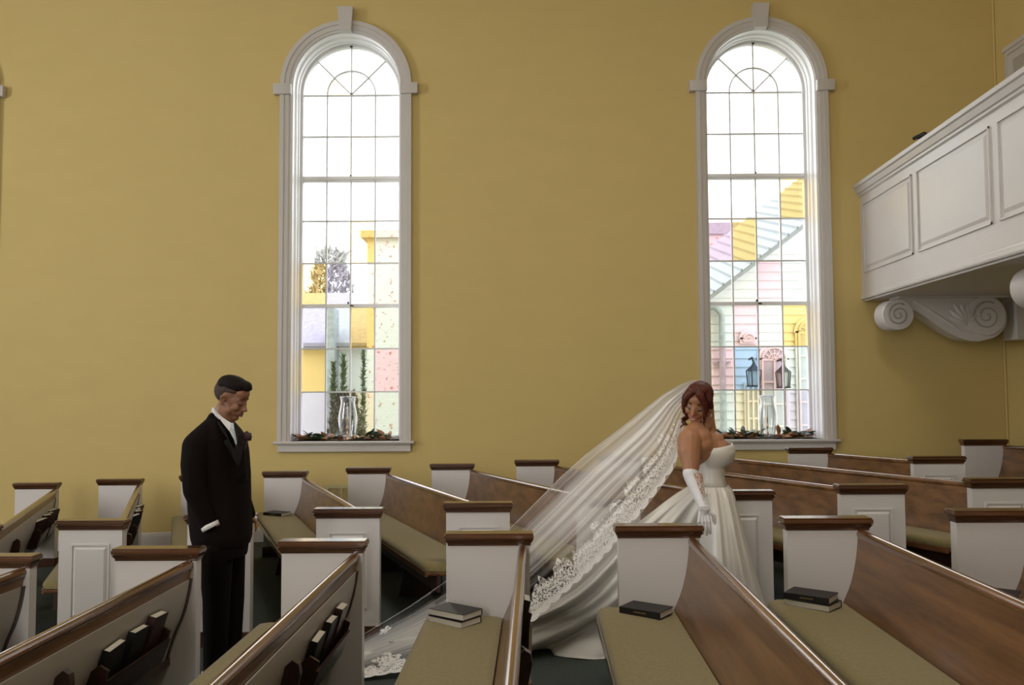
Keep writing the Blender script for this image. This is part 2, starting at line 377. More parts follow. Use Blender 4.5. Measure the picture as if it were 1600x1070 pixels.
# scrolled brackets under the balcony
def spiral(cx, cz, r0, turns, hand, n=60, a0=0, rmin=.02):
    return [(cx+(r0*(1-i/n)+rmin*i/n)*math.cos(a0+hand*2*PI*turns*i/n), cz+(r0*(1-i/n)+rmin*i/n)*math.sin(a0+hand*2*PI*turns*i/n)) for i in range(n+1)]
def bracket(yf):
    r = struct(empty('trim_3', (0, 0, 0)))
    yb = yf+.24
    sx = 5.50-5.68      # shift of the drawing
    def X(px): return (px-811)*9.8/1353.9
    def Z(py): return 1.68+(609-py)*9.8/1353.9
    c1 = (X(1404), Z(497)); R1 = .178; c2 = (X(1541), Z(500)); R2 = .225
    out = []
    # outline: from top left over small scroll, S body down to the big scroll, back along the top
    for i in range(0, 15): a = math.radians(95+i*(360-95-40)/14*1.0); out.append((c1[0]+R1*math.cos(a), c1[1]+R1*math.sin(a)))
    for px, py in ((1426, 488), (1436, 493), (1450, 502), (1466, 514), (1482, 525), (1500, 534), (1516, 538.5), (1530, 539.5)): out.append((X(px), Z(py)))
    for i in range(0, 12): a = math.radians(-75+i*(160)/11); out.append((c2[0]+R2*1.05*math.cos(a)+.01, c2[1]+R2*1.1*math.sin(a)-.01))
    for px, py in ((1548, 469), (1500, 470), (1460, 470), (1430, 470)): out.append((X(px), Z(py)))
    m = MB(); m.prism(out, 'y', yf+.03, yb); m.build('bracket_body', M['white'], r, 40)
    # rolled faces and ribbons on the side
    for nm, c, R, hand in (('small_scroll', c1, R1, 1), ('large_scroll', c2, R2, 1)):
        m = MB(); n = 32; yy = yf
        m.loft([[(c[0]+q*math.cos(2*PI*k/n), y, c[1]+q*math.sin(2*PI*k/n)) for k in range(n)] for q, y in ((R*.99, yb), (R*.99, yf+.01), (R*.96, yf), (R*.02, yf))])
        m.build(nm, M['white'], r, 40)
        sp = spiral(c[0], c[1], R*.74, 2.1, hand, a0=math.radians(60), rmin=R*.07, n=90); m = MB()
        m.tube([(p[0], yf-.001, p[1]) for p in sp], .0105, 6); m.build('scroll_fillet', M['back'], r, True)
    m = MB()
    for a, b in (((1432, 476), (1446, 484)), ((1446, 484), (1470, 500)), ((1470, 500), (1500, 521)), ((1500, 521), (1522, 527))): m.cap((X(a[0]), yf+.03, Z(a[1])), (X(b[0]), yf+.03, Z(b[1])), .012, .012)
    m.build('edge_bead', M['white'], r, True)
    m = MB()
    for k in range(7):
        a = math.radians(150-k*17); L = .25-.015*abs(k-3); base = (X(1512), Z(514)); w = .034
        d = Vector((math.cos(a), 0, math.sin(a))); n_ = Vector((-d.z, 0, d.x)); P = []
        for i in range(7):
            f = i/6; wd = w*math.sin(PI*min(1, f*.9+.08)); c0 = Vector((base[0], yf+.016, base[1]))+d*L*f*(1.2 if k < 3 else 1)+n_*.03*f*f
            P.append([c0-n_*wd, c0+Vector((0, -.034*math.sin(PI*f), 0)), c0+n_*wd])
        m.grid(P)
    m.build('acanthus_leaf', M['white'], r, True, normals=False)
    m = MB(); m.box(X1-.20, X1-.02, yf-.02, yb+.03, Z(537), 2.70); m.build('wall_plate', M['white'], r)
    m = MB(); m.box(X(1405), X1-.02, yf-.01, yb+.01, 2.675, 2.70); m.build('top_plate', M['white'], r)
    return r
b1 = bracket(9.8)
b2 = copy_tree(b1); b2.location = (0, -2.78, 0); b2['kind'] = 'structure'; b2.name = 'trim_4'
b1.name = 'trim_3'
# door frame behind the balcony on the east wall
d = struct(empty('door_1', (0, 0, 0)))
m = MB(); y1, y0 = 10.12, 8.75; zt = 5.62
for (a, b, c, e) in ((y1-.14, y1, 2.95, zt-.14), (y0, y0+.14, 2.95, zt-.14), (y0, y1, zt-.14, zt)):
    m.box(X1-.03, X1, a, b, c, e)
m.box(X1-.06, X1, y0-.02, y1+.02, zt, zt+.05); m.box(X1-.045, X1-.03, y1-.05, y1, 2.95, zt-.05); m.box(X1-.045, X1-.03, y0, y1, zt-.05, zt)
m.build('door_casing', M['whiteflat'], d)
m = MB(); m.box(X1-.02, X1-.001, y0+.14, y1-.14, 2.95, zt-.14); m.build('door_leaf', M['back'], d)

# wall grille
g = empty('wall_register', (-2.12, DW, 0)); tag(g, 'yellow painted metal grille set low in the wall between pews', 'vent')
m = MB(); m.box(-.20, .20, -.02, 0, .50, .545); m.box(-.20, .20, -.02, 0, .06, .10); m.box(-.20, -.16, -.02, 0, .10, .50); m.box(.16, .20, -.02, 0, .10, .50); m.box(-.012, .012, -.02, 0, .1, .5)
m.build('grille_frame', M['vent'], g)
m = MB()
for k in range(14):
    x = -.15+k*.023
    if abs(x) > .014: m.box(x, x+.008, -.012, -.001, .10, .50)
m.build('grille_bars', M['vent'], g)
# ------------------------------------------------------------------ pews (local: aisle end at the origin, t along the bench)
CZ = .902
def pew_proto(L, k, sgn, racks, brace_t, name='church_pew', panel_side=1, extra_end=True):
    """sgn +1: bench runs away from the camera; -1: towards it. k: sideways drift per metre of length"""
    def wz(x, t, z): return (x+k*t*sgn, t*sgn, z+k*t*sgn*SLOPE)
    def wflat(x, t, z): return wz(x, t, z)
    r = empty(name)
    def end(t0, t1, outer):          # t0 is the outer face
        m = MB(); m.box(-.22, .22, t0, t1, .10, CZ-.065)
        ti = t0 if outer else t1
        s_ = -1 if (t1 > t0) == outer else 1
        w = lambda x, t, z: (x+k*(t0)*sgn, t*sgn, z+k*t0*sgn*SLOPE)
        if outer:
            y = t0; q = -1 if t1 > t0 else 1
            for a, b, c, e in ((-.135, .135, CZ-.175, CZ-.163), (-.135, .135, .22, .232), (-.135, -.123, .232, CZ-.175), (.123, .135, .232, CZ-.175)):
                m.box(a, b, min(y, y+q*.008), max(y, y+q*.008), c, e)
            P = [(-.10, .255), (.10, .255), (.10, CZ-.200), (-.10, CZ-.200)]; Q = [(-.118, .238), (.118, .238), (.118, CZ-.181), (-.118, CZ-.181)]
            m.loft([[(a, y+q*.0005, b) for a, b in Q], [(a, y+q*.012, b) for a, b in P]])
        m.build('end_panel', M['white'], r, warp=w)
        m = MB(); a, b = min(t0, t1), max(t0, t1)
        m.box(-.232, .232, a-.012, b+.012, -.03, .10, .006); m.build('end_plinth', M['mahog'], r, warp=w)
        m = MB()
        for e, z0, z1 in ((.006, CZ-.068, CZ-.052), (.012, CZ-.052, CZ-.03), (.022, CZ-.03, CZ-.008), (.018, CZ-.008, CZ)):
            m.box(-.22-e, .22+e, a-e, b+e, z0, z1, .0035)
        # sloping cove between the steps
        m.loft([[(x*(.226+j*.014)/.226, (a+b)/2+(y_)*((b-a)/2+.006+j*.014), CZ-.056+j*.022) for x, y_ in ((-.226, -1), (.226, -1), (.226, 1), (-.226, 1))] for j in (0, 1)])
        m.build('end_cap', M['mahog'], r, warp=w)
    end(0, .07, True)
    if extra_end: end(L, L-.07, True) if sgn < 0 else end(L+.0, L-.07, False)
    a, b = .071, L-.071
    zs = [(.80, .163), (.74, .158), (.68, .150), (.62, .138), (.56, .122), (.52, .108), (.49, .094), (.455, .078)]
    front = [(x, z) for z, x in zs]
    rear = [(x+.028, z) for z, x in zs]+[(.045+.03, .36), (.03+.03, .30)]
    low = [(.06-.028+.005, .30), (.05, .36)]
    poly = front + [(.050, .36), (.034, .30)] + rear[::-1]
    n = 10; T = [a+(b-a)*i/n for i in range(n+1)]
    m = MB(); m.loft([[(x, t, z) for x, z in poly] for t in T]); m.build('backrest', M['wood'], r, 50, warp=wz)
    m = MB(); pr = []
    for i in range(14): an = 2*PI*i/14; pr.append((.181+.024*math.cos(an), .812+.027*math.sin(an)))
    m.loft([[(x, t, z) for x, z in pr] for t in T]); m.build('top_rail', M['rail'], r, 60, warp=wz)
    m = MB(); rp = [(x+.001, z) for x, z in rear if z < .79][0:]
    bp = [(x+.028+.002, z) for z, x in zs[1:]]+[(.077, .36), (.064, .315)]
    m.loft([[(x, t, z) for x, z in bp]+[(x+.008, t, z) for x, z in bp[::-1]] for t in (a+.03, b-.03)]); m.build('back_panel', M['back'], r, 50, warp=wz)
    m = MB(); dp = [(x+.028+.002, z) for z, x in zs[1:]]+[(.077, .36), (.060, .295)]
    for t0, t1 in ((a, a+.03), (b-.03, b)): m.loft([[(x, t, z) for x, z in dp]+[(x+.014, t, z) for x, z in dp[::-1]] for t in (t0, t1)])
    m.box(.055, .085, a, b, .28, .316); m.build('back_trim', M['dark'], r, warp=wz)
    # seat
    m = MB(); m.box(-.335, .06, a, b, .385, .412, .008); m.box(-.345, -.325, a, b, .375, .418, .006); m.build('seat_board', M['rail'], r, warp=wz)
    m = MB(); R = []
    for t, e in ((a+.004, .03), (a+.012, .012), (a+.035, .0), (a+.3, 0), ((a+b)/2, 0), (b-.3, 0), (b-.035, 0), (b-.012, .012), (b-.004, .03)):
        R.append([(x, t, z) for x, z in ((-.335+e, .415), (-.343+e, .435), (-.338+e, .455-e*.3), (-.32+e, .468-e*.4), (-.28, .474-e*.4), (-.1, .470-e*.4), (.04, .462-e*.3), (.072, .452-e*.3), (.05, .415))])
    m.loft(R); m.build('seat_cushion', M['cushion'], r, 60, warp=wz)
    m = MB(); m.box(-.26, -.235, a, b, .27, .385)
    m.build('seat_shade_board', M['dark'], r, warp=wz)  # dark board put in for the shade under the seat
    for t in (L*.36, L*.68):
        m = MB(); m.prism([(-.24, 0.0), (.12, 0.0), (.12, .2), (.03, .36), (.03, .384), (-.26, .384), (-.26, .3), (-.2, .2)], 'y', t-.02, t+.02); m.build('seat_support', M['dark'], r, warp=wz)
    bx = lambda z: np.interp(z, [.30, .36, .455, .49, .52, .56, .62, .68, .74], [.075, .088, .116, .132, .146, .160, .176, .188, .197])
    for t0, t1 in racks:
        m = MB()
        for z0, z1, off in ((.40, .52, .075),):
            q = [(bx(z0)+off, z0), (bx(z1)+off, z1), (bx(z1)+off+.014, z1), (bx(z0)+off+.014, z0)]
            m.loft([[(x, t, z) for x, z in q] for t in (t0, t1)])
        for t in (t0, t1-.016):
            q = [(bx(.40)+.001, .40), (bx(.56)+.001, .56), (bx(.58)+.03, .585), (bx(.56)+.075, .56), (bx(.42)+.089, .42), (bx(.38)+.06, .385)]
            m.loft([[(x, tt_, z) for x, z in q] for tt_ in (t, t+.016)])
        q = [(bx(.40)+.001, .40), (bx(.40)+.08, .40), (bx(.40)+.08, .415), (bx(.415)+.001, .415)]
        m.loft([[(x, t, z) for x, z in q] for t in (t0, t1)])
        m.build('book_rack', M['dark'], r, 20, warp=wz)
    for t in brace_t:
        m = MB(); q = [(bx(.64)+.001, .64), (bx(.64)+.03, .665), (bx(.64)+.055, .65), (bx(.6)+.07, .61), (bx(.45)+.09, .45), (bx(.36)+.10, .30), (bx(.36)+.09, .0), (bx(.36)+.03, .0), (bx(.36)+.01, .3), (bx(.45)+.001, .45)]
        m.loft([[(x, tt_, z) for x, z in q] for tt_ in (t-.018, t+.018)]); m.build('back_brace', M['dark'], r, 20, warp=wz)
    r['_bx'] = 0; del r['_bx']
    r2 = (wz, bx)
    return r, wz, bx
NEARY, MIDY, WALLY = 4.826, 6.056, 9.376
KN, KF = .020, -.395
near, nw, nbx = pew_proto(3.3, KN, -1, [(.42, 1.06), (1.95, 2.6)], [1.36])
LF = WALLY-MIDY+.07
far, fw, fbx = pew_proto(LF, KF, 1, [(LF-1.3, LF-.75), (LF-.62, LF-.14)], [1.0])
near_x = [-2.89, -1.979, -1.0765, -.167, .7547, 1.667, 2.585]
mid_x = [-3.885, -2.981, -2.087, -1.192, -.290, .615, 1.525, 2.44, 3.345]
nl = ['foreground oak pew at the far left edge, only its rail tip and end showing',
      'foreground oak pew seen from behind with dark book rack, left of the groom',
      'foreground oak pew seen from behind with book rack and hymnals, just right of the groom',
      'foreground oak pew seen end on, its olive cushion carrying two stacked books',
      'foreground oak pew with olive cushion and one black book, in front of the bride',
      'foreground oak pew with olive cushion and two stacked books, right of the bride',
      'foreground oak pew at the right edge with one labelled black book on it']
ml = ['oak pew beyond the aisle at the far left edge, book racks behind it',
      'oak pew beyond the aisle with panelled white end, second from the left edge',
      'oak pew beyond the aisle hidden mostly behind the groom',
      'oak pew beyond the aisle right of the groom, dark book on its cushion',
      'oak pew beyond the aisle under the left window with pale olive cushion',
      'oak pew beyond the aisle seen through the left part of the sheer veil',
      'oak pew beyond the aisle whose panelled white end stands right behind the bride',
      'oak pew beyond the aisle with panelled white end below the right window',
      'longest oak pew back beyond the aisle, panelled end at the right edge']
NP, FP = [], []
for i, x in enumerate(near_x):
    o = near if i == 0 else copy_tree(near)
    o.location = (x, NEARY, floor_z(x)); tag(o, nl[i], 'pew', 'pews on the near side of the aisle'); NP.append(o)
for i, x in enumerate(mid_x):
    o = far if i == 0 else copy_tree(far)
    o.location = (x, MIDY, floor_z(x)); tag(o, ml[i], 'pew', 'pews between the aisle and the windows'); FP.append(o)
short, sw_, sbx = pew_proto(1.64, -.375, 1, [(.9, 1.4)], [])
short.location = (3.735, 7.8, floor_z(3.735)); tag(short, 'short oak pew with small panelled end below the balcony bracket', 'pew')
rearp, rw_, rbx = pew_proto(1.0, -.395, 1, [], [])
rearp.location = (5.385, 8.44, floor_z(5.385)); tag(rearp, 'rearmost dark pew in the corner under the balcony', 'pew')

# ------------------------------------------------------------------ hymnals
def hymnal(cover, w=.16, h=.235, t=.034, spine_gilt=False, sticker=False):
    """lying flat: x along the width, y along the height, z thickness; origin at its base centre"""
    r = empty('hymnal')
    m = MB(); m.box(-w/2, w/2, -h/2, h/2, 0, .003, .001); m.box(-w/2, w/2, -h/2, h/2, t-.003, t, .001); m.box(-w/2, -w/2+.004, -h/2, h/2, .003, t-.003, .001)
    m.build('book_cover', cover, r)
    m = MB(); m.box(-w/2+.004, w/2-.005, -h/2+.004, h/2-.004, .003, t-.003); m.build('book_pages', M['page'], r)
    if spine_gilt:
        m = MB()
        for k in range(7): m.box(-w/2-.0006, -w/2+.001, -.035+k*.010, -.029+k*.010, t*.42, t*.62)
        m.build('gilt_title', M['gold'], r)
    if sticker:
        m = MB(); m.box(-w/2-.0008, -w/2+.001, -h/2+.008, -h/2+.035, .006, t-.006)
        m.build('white_sticker', M['label'], r)
        m = MB()
        for k in range(5): m.box(-w/2-.0014, -w/2-.0007, -h/2+.012+k*.0042, -h/2+.014+k*.0042, .009, t-.009)
        m.build('barcode_mark', M['black'], r)
    return r
H = {'b': hymnal(M['cover']), 'g': hymnal(M['cover'], spine_gilt=True), 's': hymnal(M['cover'], h=.23, sticker=True), 'm': hymnal(M['cover2'], t=.04)}
used = set()
def book(kind, loc, rot, label, group=None):
    o = H[kind] if kind not in used else copy_tree(H[kind]); used.add(kind)
    o.location = loc; o.rotation_euler = rot; tag(o, label, 'book', group); return o
def on_seat(px, d, kind, level, rz, label, dz=0):
    fl = floor_z(px); base = fl+.475+dz
    return book(kind, (px, d, base+level*.036), (0, .0, rz), label)
R_ = math.radians
g = 'hymnals lying on pew cushions'
on_seat(-.345, 4.60, 'b', 0, R_(232), 'lower black hymnal with white page edge on the cushion of the end-on pew')
on_seat(-.340, 4.605, 'b', 1, R_(234), 'upper hymnal with cream page edge stacked on the end-on pew cushion')
on_seat(.66, 4.61, 'g', 0, R_(55), 'single black hymnal with gilt spine on the cushion in front of the bride')
on_seat(1.53, 4.60, 'b', 0, R_(228), 'lower hymnal of the pair on the cushion right of the bride')
on_seat(1.52, 4.605, 'g', 1, R_(53), 'upper gilt-spined hymnal of the pair on the cushion right of the bride')
on_seat(2.48, 4.61, 's', 0, R_(56), 'black hymnal with white barcode sticker on the rightmost foreground pew')
on_seat(-2.53, 9.10, 'g', 0, R_(66), 'small dark hymnal on the cushion of the pew right of the groom')
ordn = ('first', 'second', 'third', 'fourth', 'fifth', 'sixth')
def in_rack(pew, wz, bx, t, kind, lean, label, lift=0, lay=0, group=None):
    z = .425; x = bx(z)+.018+lay
    p = wz(x, t, z); sg = 1 if wz(0, 1, 0)[1] > 0 else -1
    # stands on its lower edge, cover against the pew back
    M_ = Matrix(((0, 0, 1), (1.0, 0, 0), (0, 1, 0)))            # local x->along bench, y->up, z->away from the back
    tilt = Matrix.Rotation(R_(16), 3, 'Y') @ Matrix.Rotation(R_(lean)*sg, 3, 'X')
    o = book(kind, (0, 0, 0), (0, 0, 0), label, group)
    Rm = tilt @ M_
    o.rotation_mode = 'XYZ'; o.rotation_euler = Rm.to_euler()
    base = Vector(pew.location)+Vector(p)
    o.location = base + Rm@Vector((0, .110+lift, 0))
    return o
in_rack(NP[1], nw, nbx, .54, 'm', 4, 'right-hand hymnal in the rack behind the pew left of the groom', .03)
in_rack(NP[1], nw, nbx, .72, 'b', 2, 'middle hymnal in the rack behind the pew left of the groom', .01)
in_rack(NP[1], nw, nbx, .93, 'b', -3, 'low left hymnal in the rack behind the pew left of the groom', -.0)
in_rack(NP[2], nw, nbx, .54, 'm', 3, 'right-hand thick hymnal in the rack behind the pew right of the groom', .03)
in_rack(NP[2], nw, nbx, .72, 'b', 2, 'middle hymnal in the rack behind the pew right of the groom', .015)
in_rack(NP[2], nw, nbx, .93, 'b', -3, 'leftmost slim hymnal in the rack behind the pew right of the groom')
in_rack(NP[3], nw, nbx, .54, 'b', 2, 'hymnal peeping past the rail of the end-on foreground pew', .03)
for j, t in enumerate((LF-.22, LF-.40, LF-.56, LF-.84, LF-1.0, LF-1.17)):
    in_rack(FP[0], fw, fbx, t, 'bm'[j % 2], (-3, 2, 5)[j % 3], ordn[j]+' hymnal from the wall in the racks at the far left edge', .02*(j % 2), group='hymnals in the far left racks')
for j, t in enumerate((LF-.22, LF-.40, LF-.56, LF-.84, LF-1.0)):
    in_rack(FP[1], fw, fbx, t, 'bm'[j % 2], (-3, 2, 5)[j % 3], ordn[j]+' hymnal from the wall behind the second far pew from the left', .02*(j % 2), group='hymnals in the second far racks')
# ------------------------------------------------------------------ outside the windows
M['limewash'] = None
def brick(name, col, mortar, red, sc=5.0):
    m, nt, p = nodes_of(name)
    tc = N(nt, 'ShaderNodeTexCoord'); mp = N(nt, 'ShaderNodeMapping'); mp.inputs['Rotation'].default_value = (PI/2, 0, 0)
    nt.links.new(tc.outputs['Object'], mp.inputs['Vector'])
    b = N(nt, 'ShaderNodeTexBrick', Scale=sc); b.inputs['Color1'].default_value = c4(col); b.inputs['Color2'].default_value = c4([c*.94 for c in col]); b.inputs['Mortar'].default_value = c4(mortar); b.inputs['Mortar Size'].default_value = .012
    nt.links.new(mp.outputs['Vector'], b.inputs['Vector'])
    nz = N(nt, 'ShaderNodeTexNoise', Scale=9.0, Detail=2.0, Roughness=.6); nt.links.new(tc.outputs['Object'], nz.inputs['Vector'])
    cr = N(nt, 'ShaderNodeValToRGB'); cr.color_ramp.elements[0].position = .60; cr.color_ramp.elements[1].position = .66
    nt.links.new(nz.outputs['Fac'], cr.inputs['Fac'])
    mx = N(nt, 'ShaderNodeMixRGB'); mx.inputs[2].default_value = c4(red)
    nt.links.new(cr.outputs['Color'], mx.inputs[0]); nt.links.new(b.outputs['Color'], mx.inputs[1]); nt.links.new(mx.outputs[0], p.inputs['Base Color']); p.inputs['Roughness'].default_value = .9
    return m
M['limewash'] = brick('limewashed_brick', (.62, .62, .62), (.52, .52, .53), (.42, .24, .20))
M['redbrick'] = brick('worn_red_brick', (.56, .48, .47), (.60, .58, .58), (.46, .26, .24), 6)
M['siding'] = mat('white_siding', (.60, .61, .62), .7, .03, 2)
M['shingle'] = mat('grey_shingles', (.30, .30, .33), .9, .12, 10, .3, 120)
M['metalroof'] = mat('grey_metal_roof', (.17, .19, .20), .5, .06, 4)
M['pipe'] = mat('weathered_pipe', (.28, .30, .31), .6, .2, 12)
M['conifer'] = mat('conifer_green', (.09, .14, .09), .9, .4, 8)
M['hedge'] = mat('hedge_green', (.085, .095, .075), .9, .5, 8)
M['baretree'] = mat('bare_twigs', (.36, .35, .34), .9, .3, 8)
M['paneout'] = mat('dark_window_glass', (.34, .37, .38), .15, .05)
M['lawn'] = mat('lawn', (.16, .19, .10), .95, .3, 5)
m = MB(); m.box(-16, 14, DW+.46, 34, -1.35, -1.15); o = m.build('courtyard_ground', M['lawn']); tag(o, 'lawn of the courtyard outside the windows', 'ground', kind='structure')
def pxbox(m, x0, x1, y0, y1, d, depth):     # a box whose front face spans the given sight lines at distance d
    a = at(x0, y1, d); b = at(x1, y0, d); m.box(a.x, b.x, d, d+depth, a.z, b.z); return a, b
GZ = -1.15
# left view
r = empty('brick_house', at(600, 600, 17)*0); tag(r, 'whitewashed brick house wall with chimney, outside the left window', 'building')
m = MB(); a = at(574, 372, 17); b = at(700, 372, 17); m.box(a.x, b.x+2, 17, 19.5, GZ, a.z); m.build('house_wall', M['limewash'], r)
m = MB(); m.box(a.x-.12, b.x+2.1, 16.9, 19.6, a.z, a.z+.14); m.build('wall_coping', M['redbrick'], r)
r = empty('shingled_house'); tag(r, 'low white house with grey shingle roof, outside the left window', 'building')
a = at(430, 536, 19.6); b = at(590, 462, 19.6)
m = MB(); m.box(a.x-2, b.x, 19.8, 23.5, GZ, a.z+.1); m.build('house_wall', M['siding'], r)
m = MB(); t = at(590, 462, 21.5)
m.loft([[(x, 19.55, a.z), (x, 21.7, t.z+.1), (x, 23.9, a.z), (x, 23.9, a.z-.08), (x, 19.55, a.z-.08)] for x in (a.x-2.1, b.x+.02)]); m.build('shingle_roof', M['shingle'], r)
m = MB(); q = at(510, 540, 19.4); q2 = at(524, 482, 19.4); m.box(q.x, q2.x, 19.3, 19.8, GZ, q2.z); m.build('corner_pilaster', M['pipe'], r)
def shrub(name, label, cat, px0, px1, py0, d, mt, cone, n, seed, group=None, leaf=.05, base=None):
    rng = np.random.default_rng(seed); c = at((px0+px1)/2, py0, d); R = (at(px1, py0, d).x-at(px0, py0, d).x)/2; H_ = c.z-GZ if base is None else c.z-base; z0 = GZ if base is None else base
    r = empty(name, (c.x, d, z0)); tag(r, label, cat, group)
    m = MB(); m.tube([(0, 0, 0), (.02, .01, H_*.5), (0, 0, H_*.85)], [.05, .035, .012], 7); m.build('stem', M['pipe'], r)
    m = MB()
    for _ in range(n):
        h = rng.random()**(.8 if cone else .6); a = rng.random()*2*PI
        w = (1-h)**.8 if cone else (math.sin(PI*min(1, h*.8+.15))**.5)
        q = R*w*(.35+.65*rng.random()**.4); p = Vector((q*math.cos(a), q*math.sin(a), .06+h*(H_-.06)))
        s_ = leaf*(.6+.8*rng.random()); d1 = Vector(rng.normal(size=3)); d1.normalize(); d2 = d1.cross(Vector(rng.normal(size=3))); d2.normalize()
        d1 = d1*s_+Vector((math.cos(a)*s_*.4, math.sin(a)*s_*.4, s_*.8)); d2 = d2*s_*.35
        m.add([p-d2, p+d1*.5-d2*.2, p+d1, p+d2], [(0, 1, 2, 3)])
    m.build('foliage', mt, r, normals=False)
    return r
shrub('conifer_shrub', 'pointed green conifer, left of a pair outside the left window', 'shrub', 511, 532, 566, 14.2, M['conifer'], True, 1500, 1)
shrub('conifer_shrub', 'taller pointed green conifer, right of a pair outside the left window', 'shrub', 527, 547, 556, 14.2, M['conifer'], True, 1500, 2)
shrub('conifer_shrub', 'slender dark conifer against the whitewashed brick wall outside the left window', 'shrub', 562, 574, 548, 14.6, M['conifer'], True, 1300, 3)
shrub('clipped_shrub', 'dark clipped hedge bush behind the hurricane lamp outside the left window', 'shrub', 508, 574, 614, 13.2, M['hedge'], False, 3800, 4)
def twigtree(name, label, px, py0, py1, d, spread, seed, mt):
    rng = np.random.default_rng(seed); top = at(px, py0, d); r = empty(name, (top.x, d, GZ)); tag(r, label, 'tree')
    m = MB(); H_ = top.z-GZ; z1 = at(px, py1, d).z-GZ
    m.tube([(0, 0, 0), (.05, 0, z1), (0, 0, H_*.97)], [.16, .1, .02], 7)
    def br(p, dr, L, rad, lev):
        q = p+dr*L; m.tube([p, (p+q)/2+Vector(rng.normal(size=3))*L*.06, q], [rad, rad*.8, rad*.5], 5)
        if lev > 0:
            for _ in range(4):
                nd = dr+Vector(rng.normal(size=3))*.55; nd.normalize(); br(p+dr*L*(.4+.6*rng.random()), nd, L*.62, rad*.55, lev-1)
    for k in range(12):
        h = z1*.85+(H_-z1*.85)*k/12; a = rng.random()*2*PI; w = spread*(1-.75*k/12)
        dr = Vector((math.cos(a), math.sin(a), .45)); dr.normalize(); br(Vector((0, 0, h)), dr, w*.6, .045, 4)
    m.build('branches', mt, r)
    return r
shrub('leafless_tree', 'grey leafless tree above the shingle roof outside the left window', 'tree', 474, 562, 394, 26, M['baretree'], False, 2600, 8, leaf=.17)
twigtree('leafless_tree', 'bare tree top behind the roof at the upper right of the right window', 1246, 306, 345, 27, 1.2, 9, M['leafp'])
# right view
r = empty('white_hall'); tag(r, 'white sided hall with sloping metal roof, outside the right window', 'building')
d = 16.0
P0 = at(1096, 470, d); P1 = at(1330, 300, d)
def line(px): return at(px, 468-(px-1108)*(468-352)/(1260-1108), d)
xs = [1085, 1360]; A0, A1 = line(xs[0]), line(xs[1])
m = MB(); m.loft([[(A0.x, y, GZ), (A1.x, y, GZ), (A1.x, y, A1.z), (A0.x, y, A0.z)] for y in (d, d+5)])
for k in range(34):                       # clapboards
    z = GZ+.16*k
    xa = A0.x if z < A0.z else A0.x+(z-A0.z)/(A1.z-A0.z)*(A1.x-A0.x)
    if xa < A1.x: m.loft([[(xa, d, z), (xa, d-.022, z), (xa, d, z+.155)], [(A1.x, d, z), (A1.x, d-.022, z), (A1.x, d, z+.155)]])
m.build('clapboard_wall', M['siding'], r)
m = MB(); dz = (A1.z-A0.z)/(A1.x-A0.x); th = .42
m.loft([[(A0.x-.3, y, A0.z-.3*dz), (A1.x, y, A1.z), (A1.x, y, A1.z+.07), (A0.x-.3, y, A0.z-.3*dz+.07)] for y in (d-.35, d+.02)])
m.build('eave_board', M['pipe'], r)
m = MB(); m.loft([[(A0.x-.3, y, A0.z-.3*dz+.05+k), (A1.x, y, A1.z+.05+k), (A1.x, y, A1.z+.10+k), (A0.x-.3, y, A0.z-.3*dz+.10+k)] for y, k in ((d-.4, 0), (d+3.0, .85))])
for q in range(26):
    x = A0.x-.25+q*.17; z = A0.z+(x-A0.x)*dz
    m.loft([[(x, y, z+.10+k), (x+.03, y, z+.10+k), (x+.03, y, z+.15+k), (x, y, z+.15+k)] for y, k in ((d-.4, 0), (d+3.0, .85))])
m.build('seamed_roof', M['metalroof'], r)
def outwin(px0, px1, py0, py1, arch, cols, rows, dd=d):
    a = at(px0, py1, dd); b = at(px1, py0, dd); w = b.x-a.x; cx = (a.x+b.x)/2
    m = MB(); m.box(a.x-.06, b.x+.06, dd-.07, dd-.02, a.z-.05, b.z+.03)
    if arch: m.prism([(cx-(w/2+.08)*math.cos(PI*i/16), b.z+(w/2+.08)*math.sin(PI*i/16)) for i in range(17)], 'y', dd-.07, dd-.02)
    f = m.build('window_surround', M['siding'], r)
    m = MB(); m.box(a.x, b.x, dd-.085, dd-.07, a.z, b.z)
    if arch: m.prism([(cx-w/2*math.cos(PI*i/16), b.z+w/2*math.sin(PI*i/16)) for i in range(17)], 'y', dd-.085, dd-.07)
    m.build('window_glass', M['paneout'], f)
    m = MB()
    for k in range(cols+1): x = a.x+w*k/cols; m.box(x-.018, x+.018, dd-.105, dd-.085, a.z, b.z)
    for k in range(rows+1): z = a.z+(b.z-a.z)*k/rows; m.box(a.x, b.x, dd-.102, dd-.087, z-.018, z+.018)
    if arch:
        for k in range(1, 6): an = PI*k/6; m.tube([(cx, dd-.095, b.z), (cx-w/2*math.cos(an), dd-.095, b.z+w/2*math.sin(an))], .014, 5)
        m.tube([(cx-w/2*math.cos(PI*i/16), dd-.095, b.z+w/2*math.sin(PI*i/16)) for i in range(17)], .022, 6)
        m.tube([(cx-w/4*math.cos(PI*i/16), dd-.095, b.z+w/4*math.sin(PI*i/16)) for i in range(17)], .014, 6)
    m.build('window_bars', M['whiteflat'], f)
outwin(1192, 1226, 562, 700, True, 2, 4)
outwin(1250, 1286, 520, 700, True, 2, 5)
outwin(1168, 1182, 600, 680, False, 2, 3)
outwin(1160, 1176, 530, 533, True, 1, 1)
m = MB(); a = at(1131, 486, d-.3)
m.tube([(a.x-.22, d-.1, a.z+.1), (a.x-.1, d-.13, a.z+.08), (a.x, d-.13, a.z-.05), (a.x, d-.13, a.z-.3), (a.x, d-.13, GZ)], .058, 10)
m.box(a.x-.16, a.x+.16, d-.09, d-.03, at(1131, 566, d).z-.015, at(1131, 566, d).z+.015)
o = m.build('downpipe', M['pipe'], r, 40)
r = empty('brick_chimney'); tag(r, 'worn red and white brick chimney behind the metal roof outside the right window', 'chimney')
